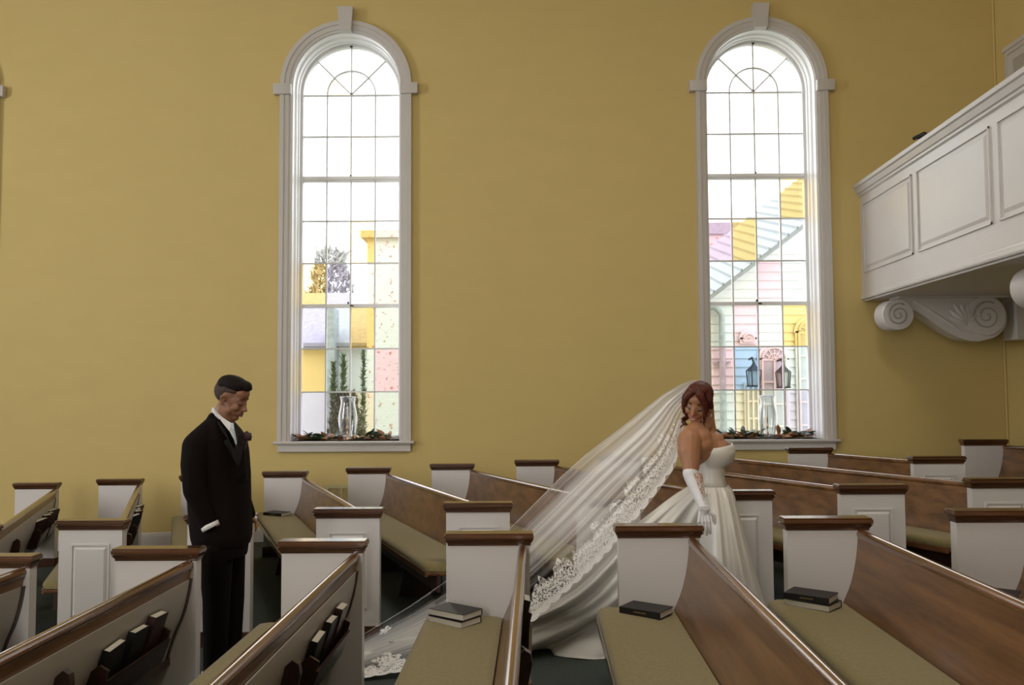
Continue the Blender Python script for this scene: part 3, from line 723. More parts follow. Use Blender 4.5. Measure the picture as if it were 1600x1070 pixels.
m = MB(); a = at(1104, 366, 21); b = at(1218, 366, 21); m.box(a.x, b.x, 21, 23, GZ, a.z); m.build('chimney_stack', M['redbrick'], r)
m = MB(); m.box(a.x-.08, b.x+.08, 20.92, 23.08, a.z, a.z+.28); m.build('chimney_cap', M['shingle'], r)
def lantern(px, py, d, h, label, mt):
    c = at(px, py, d); r = empty('wall_lantern', c); tag(r, label, 'lantern')
    m = MB(); m.lathe([(h*.30, -h*.5), (h*.34, -h*.45), (h*.06, -h*.42)], seg=6); m.lathe([(h*.36, h*.18), (h*.1, h*.42), (h*.03, h*.6)], seg=6)
    for k in range(6): an = 2*PI*k/6; m.tube([(h*.26*math.cos(an), h*.26*math.sin(an), -h*.45), (h*.32*math.cos(an), h*.32*math.sin(an), h*.2)], h*.03, 5)
    m.tube([(0, 0, h*.55), (0, .1, h*.75), (0, .30, h*.7)], h*.05, 6)
    m.build('lantern_frame', mt, r)
    m = MB(); m.lathe([(h*.2, -h*.43), (h*.25, h*.18)], seg=6); m.build('lantern_glass', M['paneout'], r)
lantern(1224, 588, 15.6, .42, 'black wall lantern on the white hall outside the right window', M['black'])
lantern(1178, 586, 15.6, .42, 'dark wall lantern seen through the blue pane of the right window', M['black'])
# on the sills
def hurricane(x, d, s, label, tall=True):
    r = empty('hurricane_shade', (x, d, ZS)); tag(r, label, 'lamp shade')
    m = MB(); prof = [(.080, .003), (.082, .06), (.102, .15), (.113, .25), (.103, .34), (.082, .43), (.081, .48), (.094, .53)]
    seg = 28; R_ = []
    pts = []
    for i in range(len(prof)-1):
        for k in range(4):
            f = k/4; pts.append((prof[i][0]*(1-f)+prof[i+1][0]*f, prof[i][1]*(1-f)+prof[i+1][1]*f))
    pts.append(prof[-1]); rr = [p[0] for p in pts]
    for _ in range(3): rr = [rr[0]]+[(rr[i-1]+2*rr[i]+rr[i+1])/4 for i in range(1, len(rr)-1)]+[rr[-1]]
    m.grid([[(q*s*math.cos(2*PI*k/seg), q*s*math.sin(2*PI*k/seg), p[1]*s) for k in range(seg)] for q, p in zip(rr, pts)], wrapv=True)
    o = m.build('glass_shade', M['hglass'], r, True, normals=False); so = o.modifiers.new('s', 'SOLIDIFY'); so.thickness = .004
    m = MB(); m.tube([(rr[-1]*s*math.cos(2*PI*k/seg), rr[-1]*s*math.sin(2*PI*k/seg), .525*s) for k in range(seg)], .003, 6, closed=True); m.build('glass_rim', M['hglass'], r, True)
    return r
def candlestick(x, d, s, label):
    r = empty('candlestick', (x, d, ZS)); tag(r, label, 'candlestick')
    m = MB(); m.lathe([(.034*s, .001), (.036*s, .01), (.014*s, .03*s), (.009*s, .05*s), (.016*s, .07*s), (.009*s, .09*s), (.008*s, .13*s), (.018*s, .15*s), (.010*s, .17*s), (.008*s, .2*s), (.014*s, .215*s), (.009*s, .235*s), (.016*s, .25*s), (.013*s, .265*s)], seg=18); m.build('brass_stem', M['brass'], r, 40)
    m = MB(); m.lathe([(.0105*s, .262*s), (.0095*s, .40*s), (.004*s, .412*s)], seg=14); m.tube([(0, 0, .41*s), (.001, 0, .425*s)], .0015, 5); m.build('taper_candle', M['candle'], r, 50)
    return r
ws = at(543, 686, DW+.13).x; hurricane(ws, DW+.15, 1.0, 'clear glass hurricane shade around a candlestick on the left window sill'); candlestick(ws-.005, DW+.15, 1.0, 'rose brass candlestick with ivory taper inside the hurricane shade on the left sill')
ws = at(1201, 684, DW+.13).x; hurricane(ws, DW+.15, .98, 'clear glass hurricane shade on the right window sill, beside the bride'); candlestick(ws-.005, DW+.15, .98, 'rose brass candlestick with taper on the right window sill')
def garland(x0, x1, d, label, seed, n):
    rng = np.random.default_rng(seed); r = empty('magnolia_garland', ((x0+x1)/2, d, ZS)); tag(r, label, 'garland', 'magnolia garlands on the sills'); cx = (x0+x1)/2
    m = MB(); m.tube([(x0-cx+.03+(x1-x0-.06)*i/12, .01*math.sin(i*1.7), .012+.006*math.sin(i)) for i in range(13)], .005, 6); m.build('garland_stem', M['leafb'], r, True)
    for nm, mt, share, pr in (('green_leaves', M['leaf'], .62, 0), ('brown_leaves', M['leafb'], .24, 0), ('dried_petals', M['leafp'], .34, 1)):
        m = MB()
        for _ in range(int(n*share)):
            px = x0-cx+.03+(x1-x0-.06)*rng.random(); a = rng.choice([0, PI])+rng.normal()*.6; up = abs(rng.normal())*.42+.05
            L = (.12+.05*rng.random())*(.6 if pr else 1); w = L*(.55 if pr else .36)
            if abs(px-(ws_ok-cx)) < .12: continue
            dr = Vector((math.cos(a)*math.cos(up), math.sin(a)*.35, math.sin(up))); dr.normalize(); sd = dr.cross(Vector((0, rng.normal()*.7, 1))); sd.normalize(); nn = sd.cross(dr)
            b = Vector((px, rng.normal()*.018, .012+.02*rng.random())); P = []
            for i in range(7):
                f = i/6; wd = w*.5*math.sin(PI*(f*.92+.06))**.8
                c0 = b+dr*L*f-nn*(.25*L*f*f*.6)
                P.append([c0-sd*wd+nn*wd*.35, c0, c0+sd*wd+nn*wd*.35])
            for row in P:
                for k in range(3):
                    row[k] = Vector(row[k]); row[k].z = max(row[k].z, .003); row[k].y = min(.135, row[k].y)
            m.grid(P)
        o = m.build(nm, mt, r, True, normals=False); so = o.modifiers.new('s', 'SOLIDIFY'); so.thickness = .0015
    return r
ws_ok = at(543, 686, DW+.13).x
garland(at(462, 686, DW+.1).x, at(612, 686, DW+.1).x, DW+.13, 'garland of green and brown magnolia leaves on the left window sill', 3, 120)
ws_ok = at(1201, 684, DW+.13).x
garland(at(1122, 684, DW+.1).x, at(1270, 684, DW+.1).x, DW+.13, 'garland of green and brown magnolia leaves on the right window sill', 6, 130)
# small unidentified black thing on the balcony rail
c = at(1440, 224, 8.9)
tb = DW-8.55; bp = B(tb, -.02, 4.112)
r = empty('small_black_object', bp); tag(r, 'small black object resting on the white balcony rail', 'object')
m = MB(); m.lathe([(.035, .001), (.035, .012), (.012, .016), (.012, .04)], seg=12); m.build('object_base', M['black'], r)
m = MB(); m.cap((-.04, .05, .05), (.02, -.04, .062), .018, .028); m.build('object_top', M['black'], r, True)
# ------------------------------------------------------------------ people
M['skin'] = mat('skin_fair_tan', (.345, .16, .082), .5, .06, 14, .05, 300, sss=.08)
M['skinm'] = mat('skin_olive', (.25, .115, .065), .5, .08, 14, .05, 300, sss=.08)
M['lip'] = mat('lips', (.33, .09, .08), .4, .05)
M['lipm'] = mat('lips_dark', (.13, .05, .035), .5, .05)
M['teeth'] = mat('teeth', (.72, .68, .62), .3, .02)
M['eye'] = mat('eye_dark', (.02, .012, .01), .2, .05)
M['lid'] = mat('eye_shadow', (.25, .24, .27), .4, .05)
M['brow'] = mat('eyebrow_hair', (.05, .022, .014), .7, .2)
M['hairf'] = mat('auburn_hair', (.075, .014, .008), .55, .5, 30, .6, 160, (1, 1, .3), spec=.3)
M['hairm'] = mat('dark_brown_hair', (.010, .006, .005), .7, .3, 60, .6, 200, spec=.15)
M['fade'] = mat('clipped_hair_fade', (.045, .026, .018), .8, .2, 90)
M['suit'] = mat('black_wool_suit', (.005, .0025, .0022), .85, .15, 200, .15, 400, spec=.12)
M['satinlapel'] = mat('black_lapel', (.006, .004, .004), .6, .1, spec=.2)
M['shirt'] = mat('white_shirt', (.66, .65, .66), .7, .03, 30)
M['tie'] = mat('pale_blue_tie', (.40, .48, .50), .4, .1, 40)
M['shoe'] = mat('black_leather_shoe', (.012, .01, .01), .25, .1)
M['rose'] = mat('dark_red_rose', (.03, .008, .010), .6, .3, 30)
M['satin'] = mat('ivory_satin', (.60, .575, .53), .36, .03, 5, .04, 40, sheen=.2)
M['glove'] = mat('white_glove_satin', (.70, .69, .72), .45, .03, 20, .1, 120)
M['lace'] = mat('white_lace', (.78, .76, .74), .7, .04, 60)
def px(x, y, d, dy=0): return at(x, y, d+dy)
def frame(yaw, pitch, roll):      # local forward/left/up -> world ; yaw measured from +X towards +Y
    return Matrix.Rotation(yaw, 3, 'Z') @ Matrix.Rotation(pitch, 3, 'Y') @ Matrix.Rotation(roll, 3, 'X')
def head(m, o, R, s, male):
    def q(x, y, z): return o+R@(Vector((x, y, z))*s)
    def e(c, r, rot=None): m.ball(q(*c), tuple(k*s for k in r), R if rot is None else R@rot, 10)
    e((-.018, 0, .045), (.098, .076, .088)); e((.022, 0, .005), (.072, .064, .085)); e((.028, 0, -.055), (.056, .050, .048))
    e((.058, 0, -.098 if male else -.092), (.024 if male else .021, .027 if male else .020, .018)); e((.05, 0, .055), (.047, .056, .045))
    for k in (-1, 1):
        e((.066, k*.028, .022), (.020, .024, .010)); e((.058, k*.040, -.028), (.026, .022, .024)); e((.012, k*.052, -.062), (.035, .014, .028))
        m.chain([q(-.004, k*.074, .016), q(-.014, k*.084, .024), q(-.026, k*.087, .012), q(-.022, k*.084, -.012), q(-.008, k*.077, -.034)], [.006*s, .0075*s, .008*s, .007*s, .0075*s]); e((-.010, k*.074, -.004), (.012, .006, .02))
        e((.094, k*.011, -.038), (.010, .008, .007)); e((.068, k*.031, -.002), (.013, .017, .010))
    m.chain([q(.082, 0, .018), q(.097, 0, -.010), q(.110, 0, -.034)], [.008*s, .009*s, (.0115 if male else .010)*s])
    e((.076, 0, -.062), (.020, .030, .017)); e((.089, 0, -.060), (.008, .020, .005)); e((.086, 0, -.072), (.009, .018, .006))
    return q
def face_bits(q, R, s, root, L, male, smile=True):
    q0 = q; wd = 1.0 if male else 1.28
    w = lambda v: v-L
    for k in (-1, 1):
        m = MB(); m.chain([q(.083, k*.014, .024), q(.087, k*.028, .032), q(.074, k*.048, .025)], [.0042*s, .0050*s, .0026*s]); m.build('eyebrow', M['brow'], root, True, warp=lambda *v: w(Vector(v)))
        m = MB(); m.ball(q(.0735, k*.031, .001), (.0115*s, .0135*s, .0085*s), R, 8); m.build('eyelid', M['lid'] if not male else M['skinm'], root, True, warp=lambda *v: w(Vector(v)))
        m = MB(); m.chain([q(.083, k*.018, -.003), q(.086, k*.030, -.0075), q(.077, k*.046, -.002)], [.0024*s, .0046*s, .0026*s]); m.build('eyelashes', M['eye'], root, True, warp=lambda *v: w(Vector(v)))
    m = MB(); m.chain([q(.084, -.022*wd, -.055), q(.096, -.010*wd, -.0605), q(.0975, 0, -.0595), q(.096, .010*wd, -.0605), q(.084, .022*wd, -.055)], [.0022*s, .0042*s, .004*s, .0042*s, .0022*s])
    m.chain([q(.084, -.021*wd, -.058), q(.093, -.010*wd, -.0735), q(.095, 0, -.0755), q(.093, .010*wd, -.0735), q(.084, .021*wd, -.058)], [.0022*s, .0045*s, .005*s, .0045*s, .0022*s])
    m.build('lips', M['lip'] if not male else M['lipm'], root, True, warp=lambda *v: w(Vector(v)))
    if smile:
        m = MB(); m.chain([q(.089, -.019, -.063), q(.0965, 0, -.067), q(.089, .019, -.063)], [.003*s, .0046*s, .003*s]); m.build('teeth', M['teeth'], root, True, warp=lambda *v: w(Vector(v)))
def hand(m, wrist, fd, up, s=1.0, curl=.5, thumb=1, r=.0088):
    """palm along fd; up = back of the hand; thumb leaves the side"""
    fd = Vector(fd).normalized(); up = (Vector(up)-fd*Vector(up).dot(fd)).normalized(); sd = fd.cross(up)*thumb
    W_ = Vector(wrist)
    for k, f in enumerate((-.030, -.010, .010, .029)):
        m.cap(W_+fd*.012*s+sd*f*.55*s, W_+fd*.088*s+sd*f*s, .0125*s, .0115*s)
    for k, (f, L) in enumerate(zip((-.031, -.010, .011, .031), (.058, .073, .080, .072))):
        p = W_+fd*.088*s+sd*f*s; a = 0; pts = [p]
        for j, (g_, c_) in enumerate(((.46, .5), (.30, .9), (.24, .7))):
            a += curl*c_*(1+.08*k); dr = fd*math.cos(a)-up*math.sin(a)+sd*(f*1.2); dr.normalize(); p = p+dr*L*g_*s; pts.append(p)
        m.chain(pts, [r*s, r*.95*s, r*.85*s, r*.72*s])
    b = W_+fd*.022*s+sd*.026*s; d1 = (fd*.6+sd*.75-up*.25).normalized(); p1 = b+d1*.04*s; p2 = p1+(fd*.9+sd*.25-up*.3).normalized()*.032*s; p3 = p2+(fd-up*.3).normalized()*.025*s
    m.chain([b, p1, p2, p3], [.013*s, .0115*s, .0095*s, .0075*s])
def ringpx(y, xl, xr, hy, d, dyc=0, n=40, e=2.3, tilt=0):
    a, b = at(xl, y, d), at(xr, y, d); cx, rx, z = (a.x+b.x)/2, (b.x-a.x)/2, (a.z+b.z)/2
    out = []
    for k in range(n):
        t = 2*PI*k/n; c, s_ = math.cos(t), math.sin(t)
        out.append(Vector((cx+rx*abs(c)**(2/e)*(1 if c > 0 else -1), d+dyc+hy*abs(s_)**(2/e)*(1 if s_ > 0 else -1), z+tilt*c)))
    return out

# ---- groom
GD = 5.40
L = at(350, 1044, GD); L.z = floor_z(L.x)
groom = empty('person', L); tag(groom, 'man in a black suit standing in the aisle, head bowed, hands in pockets', 'person')
wl_ = lambda *v: Vector(v)-L
ws_ = lambda v: v-L
G = lambda x, y, dy=0: px(x, y, GD, dy)
hs = 1.03
Rg = frame(R_(-10), R_(20), R_(2)); ho = G(362, 623.5, 0)
m = MB(); q = head(m, ho, Rg, hs, True)
m.chain([G(352, 640), G(350, 660), G(348, 680)], [.062, .062, .08])
m.loft([ringpx(*r) for r in ((682, 328, 364, .11, GD), (700, 310, 374, .165, GD), (740, 308, 380, .165, GD), (790, 308, 382, .16, GD), (835, 310, 380, .17, GD))])
for s_, X_ in ((-1, 310), (1, 366)):
    sh, el, wr = G(308 if s_ < 0 else 366, 697, s_*.17), G(304 if s_ < 0 else 374, 765, s_*.215), G(326 if s_ < 0 else 388, 817 if s_ < 0 else 803, s_*(.20 if s_ < 0 else .18))
    m.chain([sh, el, wr], [.045, .034, .027]); dirn = (G(341, 842, s_*.15)-wr) if s_ < 0 else (G(384, 836, .15)-wr)
    hand(m, wr, dirn, (0, s_, .2), 1.05, .35, -1 if s_ < 0 else 1)
for s_, pts in ((-1, ((336, 835), (337, 932), (333, 1022))), (1, ((356, 835), (360, 930), (357, 1010)))):
    P = [G(a, b, s_*.10) for a, b in pts]; P[2].z = floor_z(P[2].x)+.09
    m.chain(P, [.085, .055, .038]); ft = P[2]+Vector((.15, -.02, -.05)); m.chain([P[2]-Vector((.03, 0, .045)), ft], [.034, .03])
sculpt(m, 'body', M['skinm'], groom, .0065, 3, ws_)
face_bits(q, Rg, hs, groom, L, True, False)
m = MB()
def eh(c, r): m.ball(q(*c), tuple(k*hs for k in r), Rg, 10)
eh((-.012, 0, .088), (.098, .078, .056)); eh((.050, 0, .108), (.044, .056, .028)); eh((-.05, 0, .075), (.064, .077, .06)); eh((.082, 0, .095), (.014, .046, .017))
for k in range(40):
    a = k*2.4; rr = .02+.055*((k*7) % 40)/40
    eh((.02+rr*math.cos(a), rr*math.sin(a)*.85, .128-rr*.30), (.012, .010, .012))
sculpt(m, 'hair', M['hairm'], groom, .005, 2, ws_)
m = MB()
for c, r in (((-.040, 0, .040), (.083, .0795, .080)), ((-.03, 0, .052), (.086, .0795, .055)), ((.004, 0, .058), (.062, .0785, .034))): m.ball(q(*c), tuple(k*hs for k in r), Rg, 10)
sculpt(m, 'hair_fade', M['fade'], groom, .005, 2, ws_)
# jacket
m = MB(); rows = ((654, 328, 360, .10), (662, 322, 366, .135), (672, 314, 374, .17), (685, 304, 382, .20), (705, 296, 386, .205), (740, 294, 389, .19), (780, 296, 390, .18), (815, 299, 391, .19), (838, 302, 391, .195), (851, 306, 387, .19))
m.loft([ringpx(y, a, b, h, GD) for y, a, b, h in rows])
m.chain([G(308, 697, -.17), G(303, 725, -.20), G(304, 765, -.22), G(324, 815, -.20)], [.088, .078, .068, .055])
m.chain([G(366, 695, .17), G(372, 730, .20), G(374, 765, .21), G(388, 803, .18)], [.07, .062, .056, .046])
m.chain([G(334, 662, -.03), G(314, 690, -.15)], [.055, .085]); m.chain([G(350, 664, .04), G(364, 692, .14)], [.05, .065])
m.ball(G(337, 655, 0), (.05, .075, .05)); m.chain([G(352, 700, -.06), G(366, 740, -.07)], [.12, .08])
sculpt(m, 'suit_jacket', M['suit'], groom, .008, 5, ws_)
def sheetpx(name, pts, mt, root, wl, th=.006):               # a thin folded cloth piece given by a closed outline with depths
    m = MB(); a = [px(x, y, GD, dy) for x, y, dy in pts]; b = [v+Vector((-.004, th, 0)) for v in a]; m.loft([a, b]); return m.build(name, mt, root, warp=wl)
sheetpx('lapel', [(345, 657, -.13), (352, 668, -.165), (361, 682, -.198), (369, 705, -.208), (373, 730, -.198), (366, 718, -.207), (356, 700, -.226), (350, 690, -.232), (356, 686, -.222), (346, 672, -.20), (340, 660, -.16)], M['satinlapel'], groom, wl_)
sheetpx('lapel', [(366, 664, -.10), (374, 676, -.12), (381, 690, -.125), (380, 700, -.14), (374, 728, -.195), (369, 706, -.20), (364, 682, -.17), (361, 668, -.12)], M['satinlapel'], groom, wl_)
for nm, mt, dz in (('shirt_collar', M['shirt'], 0),):
    m = MB(); R1, R2 = [], []
    for k in range(33):
        t = 2*PI*k/32; c, s_ = math.cos(t), math.sin(t)
        u = G(347+15.0*c, 651+15*c, -.061*s_); l = G(347+17.5*c, 659+15*c+ (3 if c > .6 else 0), -.078*s_)
        R1.append([u, l, l+Vector((-.004*c, .004*s_, .0)), u+Vector((-.005*c, .005*s_, 0))])
    m.grid(R1, wrapv=True); m.build(nm, mt, groom, True, warp=wl_)
sheetpx('collar_wing', [(333, 638, -.07), (345, 650, -.115), (357, 658, -.145), (362, 661, -.155), (358, 673, -.215), (349, 662, -.18), (337, 646, -.12)], M['shirt'], groom, wl_, .01)
sheetpx('shirt_front', [(357, 662, -.16), (365, 663, -.165), (369, 684, -.22), (370, 694, -.235), (364, 684, -.225), (358, 672, -.20)], M['shirt'], groom, wl_, .01)
sheetpx('tie', [(361, 660, -.175), (365, 661, -.175), (366, 668, -.195), (370, 690, -.245), (369, 695, -.25), (367, 690, -.25), (364, 672, -.215), (361, 666, -.19)], M['tie'], groom, wl_, .006)
m = MB(); m.loft([[G(x_, y_, -.20)+Vector((0, .052*math.sin(t)*1.0, 0))+Vector((.0, 0, .0))+d_*math.cos(t)*.054 for t in [2*PI*k/16 for k in range(16)]] for x_, y_, d_ in ((327, 818, (G(340, 812)-G(314, 824)).normalized()), (330, 825, (G(342, 818)-G(317, 831)).normalized()))])
m.build('shirt_cuff', M['shirt'], groom, True, warp=wl_)
m = MB(); m.loft([[G(x_, y_, .22)+Vector((0, .045*math.sin(t), 0))+Vector((.043*math.cos(t), 0, 0)) for t in [2*PI*k/16 for k in range(16)]] for x_, y_ in ((391, 807), (392, 811))]); m.build('shirt_cuff', M['shirt'], groom, True, warp=wl_)
m = MB()
for k in range(20): a = k*2.4; rr = .006*math.sqrt(k); m.ball(G(386, 682, -.10)+Vector((rr*math.cos(a), -.012+.002*k*.3, rr*math.sin(a))), (.011, .008, .009), None, 6)
for k in range(5): m.cap(G(386, 684, -.10), G(380+k*3.5, 675+abs(k-2)*3, -.105), .006, .003)
m.cap(G(386, 690, -.11), G(383, 702, -.125), .006, .003)
sculpt(m, 'boutonniere', M['rose'], groom, .003, 1, ws_)
m = MB(); m.loft([ringpx(y, a, b, h, GD) for y, a, b, h in ((822, 304, 388, .19), (845, 305, 386, .19), (868, 308, 383, .185))])
for s_, pts in ((-1, ((337, 858), (338, 935), (336, 1026))), (1, ((356, 858), (361, 930), (359, 1014)))):
    P = [G(a, b, s_*.095) for a, b in pts]; P[2].z = floor_z(P[2].x)+.075
    m.chain([P[0], P[1], P[2]], [.108, .082, .068])
sculpt(m, 'trousers', M['suit'], groom, .009, 4, ws_)
for s_, a, b in ((-1, 336, 1026), (1, 359, 1014)):
    m = MB(); p = G(a, b, s_*.095); p.z = floor_z(p.x)+.045
    m.chain([p-Vector((.05, 0, 0)), p+Vector((.06, -.01, .005)), p+Vector((.19, -.025, -.008))], [.043, .045, .035])
    o = sculpt(m, 'shoe', M['shoe'], groom, .007, 2, lambda v: Vector((v.x, v.y, max(v.z, floor_z(v.x)+.002)))-L)

# ---- bride
BD = 5.40
Lb = at(1115, 1020, BD); Lb.z = floor_z(Lb.x)
bride = empty('person', Lb); tag(bride, 'auburn-haired woman in a strapless ivory wedding gown looking back over her shoulder', 'person')
wb = lambda *v: Vector(v)-Lb
wsb = lambda v: v-Lb
Bp = lambda x, y, dy=0: px(x, y, BD, dy)
bs = .97
Rb = frame(R_(-118), R_(17), R_(-12)); bo = Bp(1090.5, 632, -.05)
m = MB(); q = head(m, bo, Rb, bs, False)
m.chain([Bp(1101, 640, .0), Bp(1103, 655, .005), Bp(1103, 676, .01)], [.058, .054, .068])
m.ball(Bp(1098, 700, 0), (.115, .175, .115)); m.ball(Bp(1090, 684, -.10), (.085, .10, .07)); m.ball(Bp(1106, 684, .12), (.07, .09, .06))
m.ball(Bp(1086, 676, -.10), (.07, .08, .05))
m.ball(Bp(1119, 704, -.075), (.085, .075, .075)); m.ball(Bp(1121, 702, .085), (.085, .075, .075)); m.ball(Bp(1112, 686, 0), (.075, .12, .05))
m.chain([Bp(1103, 720), Bp(1109, 742), Bp(1110, 800)], [.085, .070, .095])
m.chain([Bp(1100, 664, -.02), Bp(1086, 676, -.10), Bp(1078, 688, -.155)], [.055, .066, .074]); m.ball(Bp(1096, 694, -.12), (.075, .08, .07)); m.cap(Bp(1104, 675, -.09), Bp(1124, 689, -.10), .016, .012)
# near arm, far arm
m.chain([Bp(1077, 688, -.165), Bp(1077, 706, -.19), Bp(1079, 722, -.215), Bp(1079, 740, -.24), Bp(1086, 760, -.27), Bp(1099, 790, -.315)], [.073, .069, .056, .043, .037, .026])
m.chain([Bp(1112, 690, .18), Bp(1108, 735, .23), Bp(1128, 775, .20)], [.055, .042, .027])
hand(m, Bp(1099, 792, -.315), Bp(1102, 830, -.335)-Bp(1100, 795, -.315), (-.1, -1, .1), .86, .18, -1, .0075)
hand(m, Bp(1128, 775, .20), (.3, 0, -1), (0, 1, 0), .86, .4, 1, .0075)
for s_ in (-1, 1):
    P = [Bp(1110, 805, s_*.08), Bp(1112, 890, s_*.085), Bp(1110, 1000, s_*.085)]; P[2].z = floor_z(P[2].x)+.09
    m.chain(P, [.095, .06, .04]); m.chain([P[2], P[2]+Vector((.12, 0, -.06))], [.032, .028])
sculpt(m, 'body', M['skin'], bride, .0055, 3, wsb)
face_bits(q, Rb, bs, bride, Lb, False, True)
# hair
m = MB()
def eb(c, r, rot=None): m.ball(q(*c), tuple(k*bs for k in r), Rb if rot is None else Rb@rot, 10)
eb((-.032, 0, .062), (.098, .084, .084)); eb((-.06, 0, .02), (.072, .080, .080)); eb((.02, .0, .112), (.066, .068, .036)); eb((-.09, 0, .07), (.05, .055, .05))
for sd, pts, rs in ((1, [(.060, .010, .122), (.086, .035, .088), (.082, .062, .040), (.070, .070, -.01), (.066, .064, -.05), (.062, .066, -.085), (.05, .058, -.12)], [.018, .022, .019, .013, .009, .007, .004]),
                    (1, [(.058, -.004, .124), (.088, .022, .098), (.090, .046, .06), (.078, .060, .02), (.070, .060, -.03)], [.018, .022, .016, .009, .004]),
                    (-1, [(.058, -.006, .124), (.084, -.034, .092), (.070, -.064, .046), (.055, -.076, 0), (.05, -.080, -.03)], [.018, .021, .018, .013, .009]),
                    (-1, [(.03, -.045, .11), (.035, -.076, .05), (.02, -.086, 0), (.01, -.088, -.04)], [.022, .022, .017, .01]),
                    (1, [(.03, .045, .11), (.035, .074, .06), (.01, .086, .01)], [.022, .024, .018])):
    m.chain([q(*p) for p in pts], [r*bs for r in rs])
sculpt(m, 'hair', M['hairf'], bride, .0045, 2, wsb)
m = MB()
for base, h, ph, rad in ((Bp(1073, 636, -.02), .115, 0, .016), (Bp(1076, 640, .01), .12, 2, .015), (Bp(1071, 645, -.04), .09, 4, .012)):
    P = [base+Vector((rad*math.cos(ph+k*.75)-.0012*k, rad*math.sin(ph+k*.75), -h*k/16)) for k in range(17)]; m.tube(P, [.009*(1-.6*k/16) for k in range(17)], 7)
P = [q(.066, .064, -.05)+Vector((.006*math.sin(k*.8), -.004, -.085*k/14+0)) for k in range(15)]; m.tube(P, [.0045*(1-.7*k/14) for k in range(15)], 6)
P = [q(.072, .05, -.075)+Vector((-.012*math.sin(k*.55)-.0, -.006, -.10*k/14)) for k in range(15)]; m.tube(P, [.003*(1-.7*k/14) for k in range(15)], 6)
m.build('hair_curls', M['hairf'], bride, True, warp=wb)
m = MB(); m.ball(q(-.012, -.088, -.055), .005, None, 6); m.ball(q(-.012, -.088, -.068), .004, None, 6); m.build('earring', M['teeth'], bride, True, warp=wb)
m = MB(); m.ball(q(-.012, .088, -.055), .005, None, 6); m.ball(q(-.012, .088, -.068), .004, None, 6); m.build('earring', M['teeth'], bride, True, warp=wb)
# bodice
m = MB(); R1 = []
for y, a, b, h, ti in ((696, 1085, 1142, .172, .022), (700, 1083, 1145, .180, .014), (706, 1083, 1147, .182, .006), (714, 1084, 1146, .176, 0), (721, 1086, 1141, .165, 0), (726, 1088, 1134, .152, 0), (728.5, 1089, 1130, .143, 0), (731, 1089, 1130.5, .142, 0), (740, 1089, 1130, .140, 0), (750, 1087, 1132, .140, 0), (762, 1085, 1137, .150, 0)):
    ring = ringpx(y, a, b, h, BD, 0, 64, 2.2, ti)
    if y < 727:                                           # the two cups
        for k, v in enumerate(ring):
            t = 2*PI*k/64
            if math.cos(t) > 0: v.x += -.022*math.exp(-(v.y-BD)**2/.0012)*math.cos(t)
    R1.append(ring)
m.loft(R1, cap=False); o = m.build('bodice', M['satin'], bride, 70, warp=wb, normals=True); so = o.modifiers.new('s', 'SOLIDIFY'); so.thickness = .004
# skirt and train
m = MB(); R1 = []; rng = np.random.default_rng(5); n = 260
SK = [(757, 1085, 1137, .153), (764, 1072, 1142, .185), (775, 1056, 1145, .215), (790, 1037, 1148, .245), (812, 1012, 1153, .28), (835, 986, 1158, .305), (857, 963, 1164, .33), (880, 944, 1170, .35), (905, 920, 1177, .37), (930, 892, 1184, .385), (950, 862, 1190, .40), (968, 826, 1194, .41), (984, 780, 1198, .42), (998, 720, 1201, .425), (1010, 660, 1203, .43), (1018, 610, 1204, .43)]
ys = np.linspace(0, len(SK)-1, 70)
ph = rng.random(8)*6.28
for f in ys:
    i = min(int(f), len(SK)-2); u = f-i; y, a, b, h = [SK[i][k]*(1-u)+SK[i+1][k]*u for k in range(4)]
    tt = f/(len(SK)-1); A_, B_ = at(a, y, BD), at(b, y, BD); cx = Bp(1106, y).x+0.0; z = (A_.z+B_.z)/2; ring = []
    for k in range(n):
        t = 2*PI*k/n; c, s_ = math.cos(t), math.sin(t)
        rx = (B_.x-cx) if c > 0 else (cx-A_.x)
        left = max(0, -c); stretch = max(0, (cx-A_.x)-(B_.x-cx))
        ls = min(1, max(0, (left-.02)/.28)); ls = ls*ls*(3-2*ls); w = h*(1-(.86-.30*tt)*min(1, stretch*1.1)*ls)
        amp = .004+.030*min(1, tt*1.6)
        rip = amp*(math.sin(t*15+ph[0]+.6*math.sin(3*t))*.5+math.sin(t*27+ph[1])*.28+math.sin(t*8+ph[2])*.4)
        if left > .5: rip *= (1+1.6*tt)
        X_ = cx+(rx)*c+rip*c*.6; Y_ = BD+w*s_+rip*s_*(1.3 if left < .3 else 1.9)+(.36-.14*tt)*min(1, stretch*1.2)*ls
        zz = z-(.10*(1-left) if tt > .8 else 0)*(tt-.8)*5
        # the tail sags: far left part drops to the floor
        ring.append(Vector((X_, Y_, max(zz, floor_z(X_)+.006+.004*math.sin(k)))))
    R1.append(ring)
m.loft(R1, cap=False); o = m.build('skirt_and_train', M['satin'], bride, True, warp=wb); so = o.modifiers.new('s', 'SOLIDIFY'); so.thickness = .003
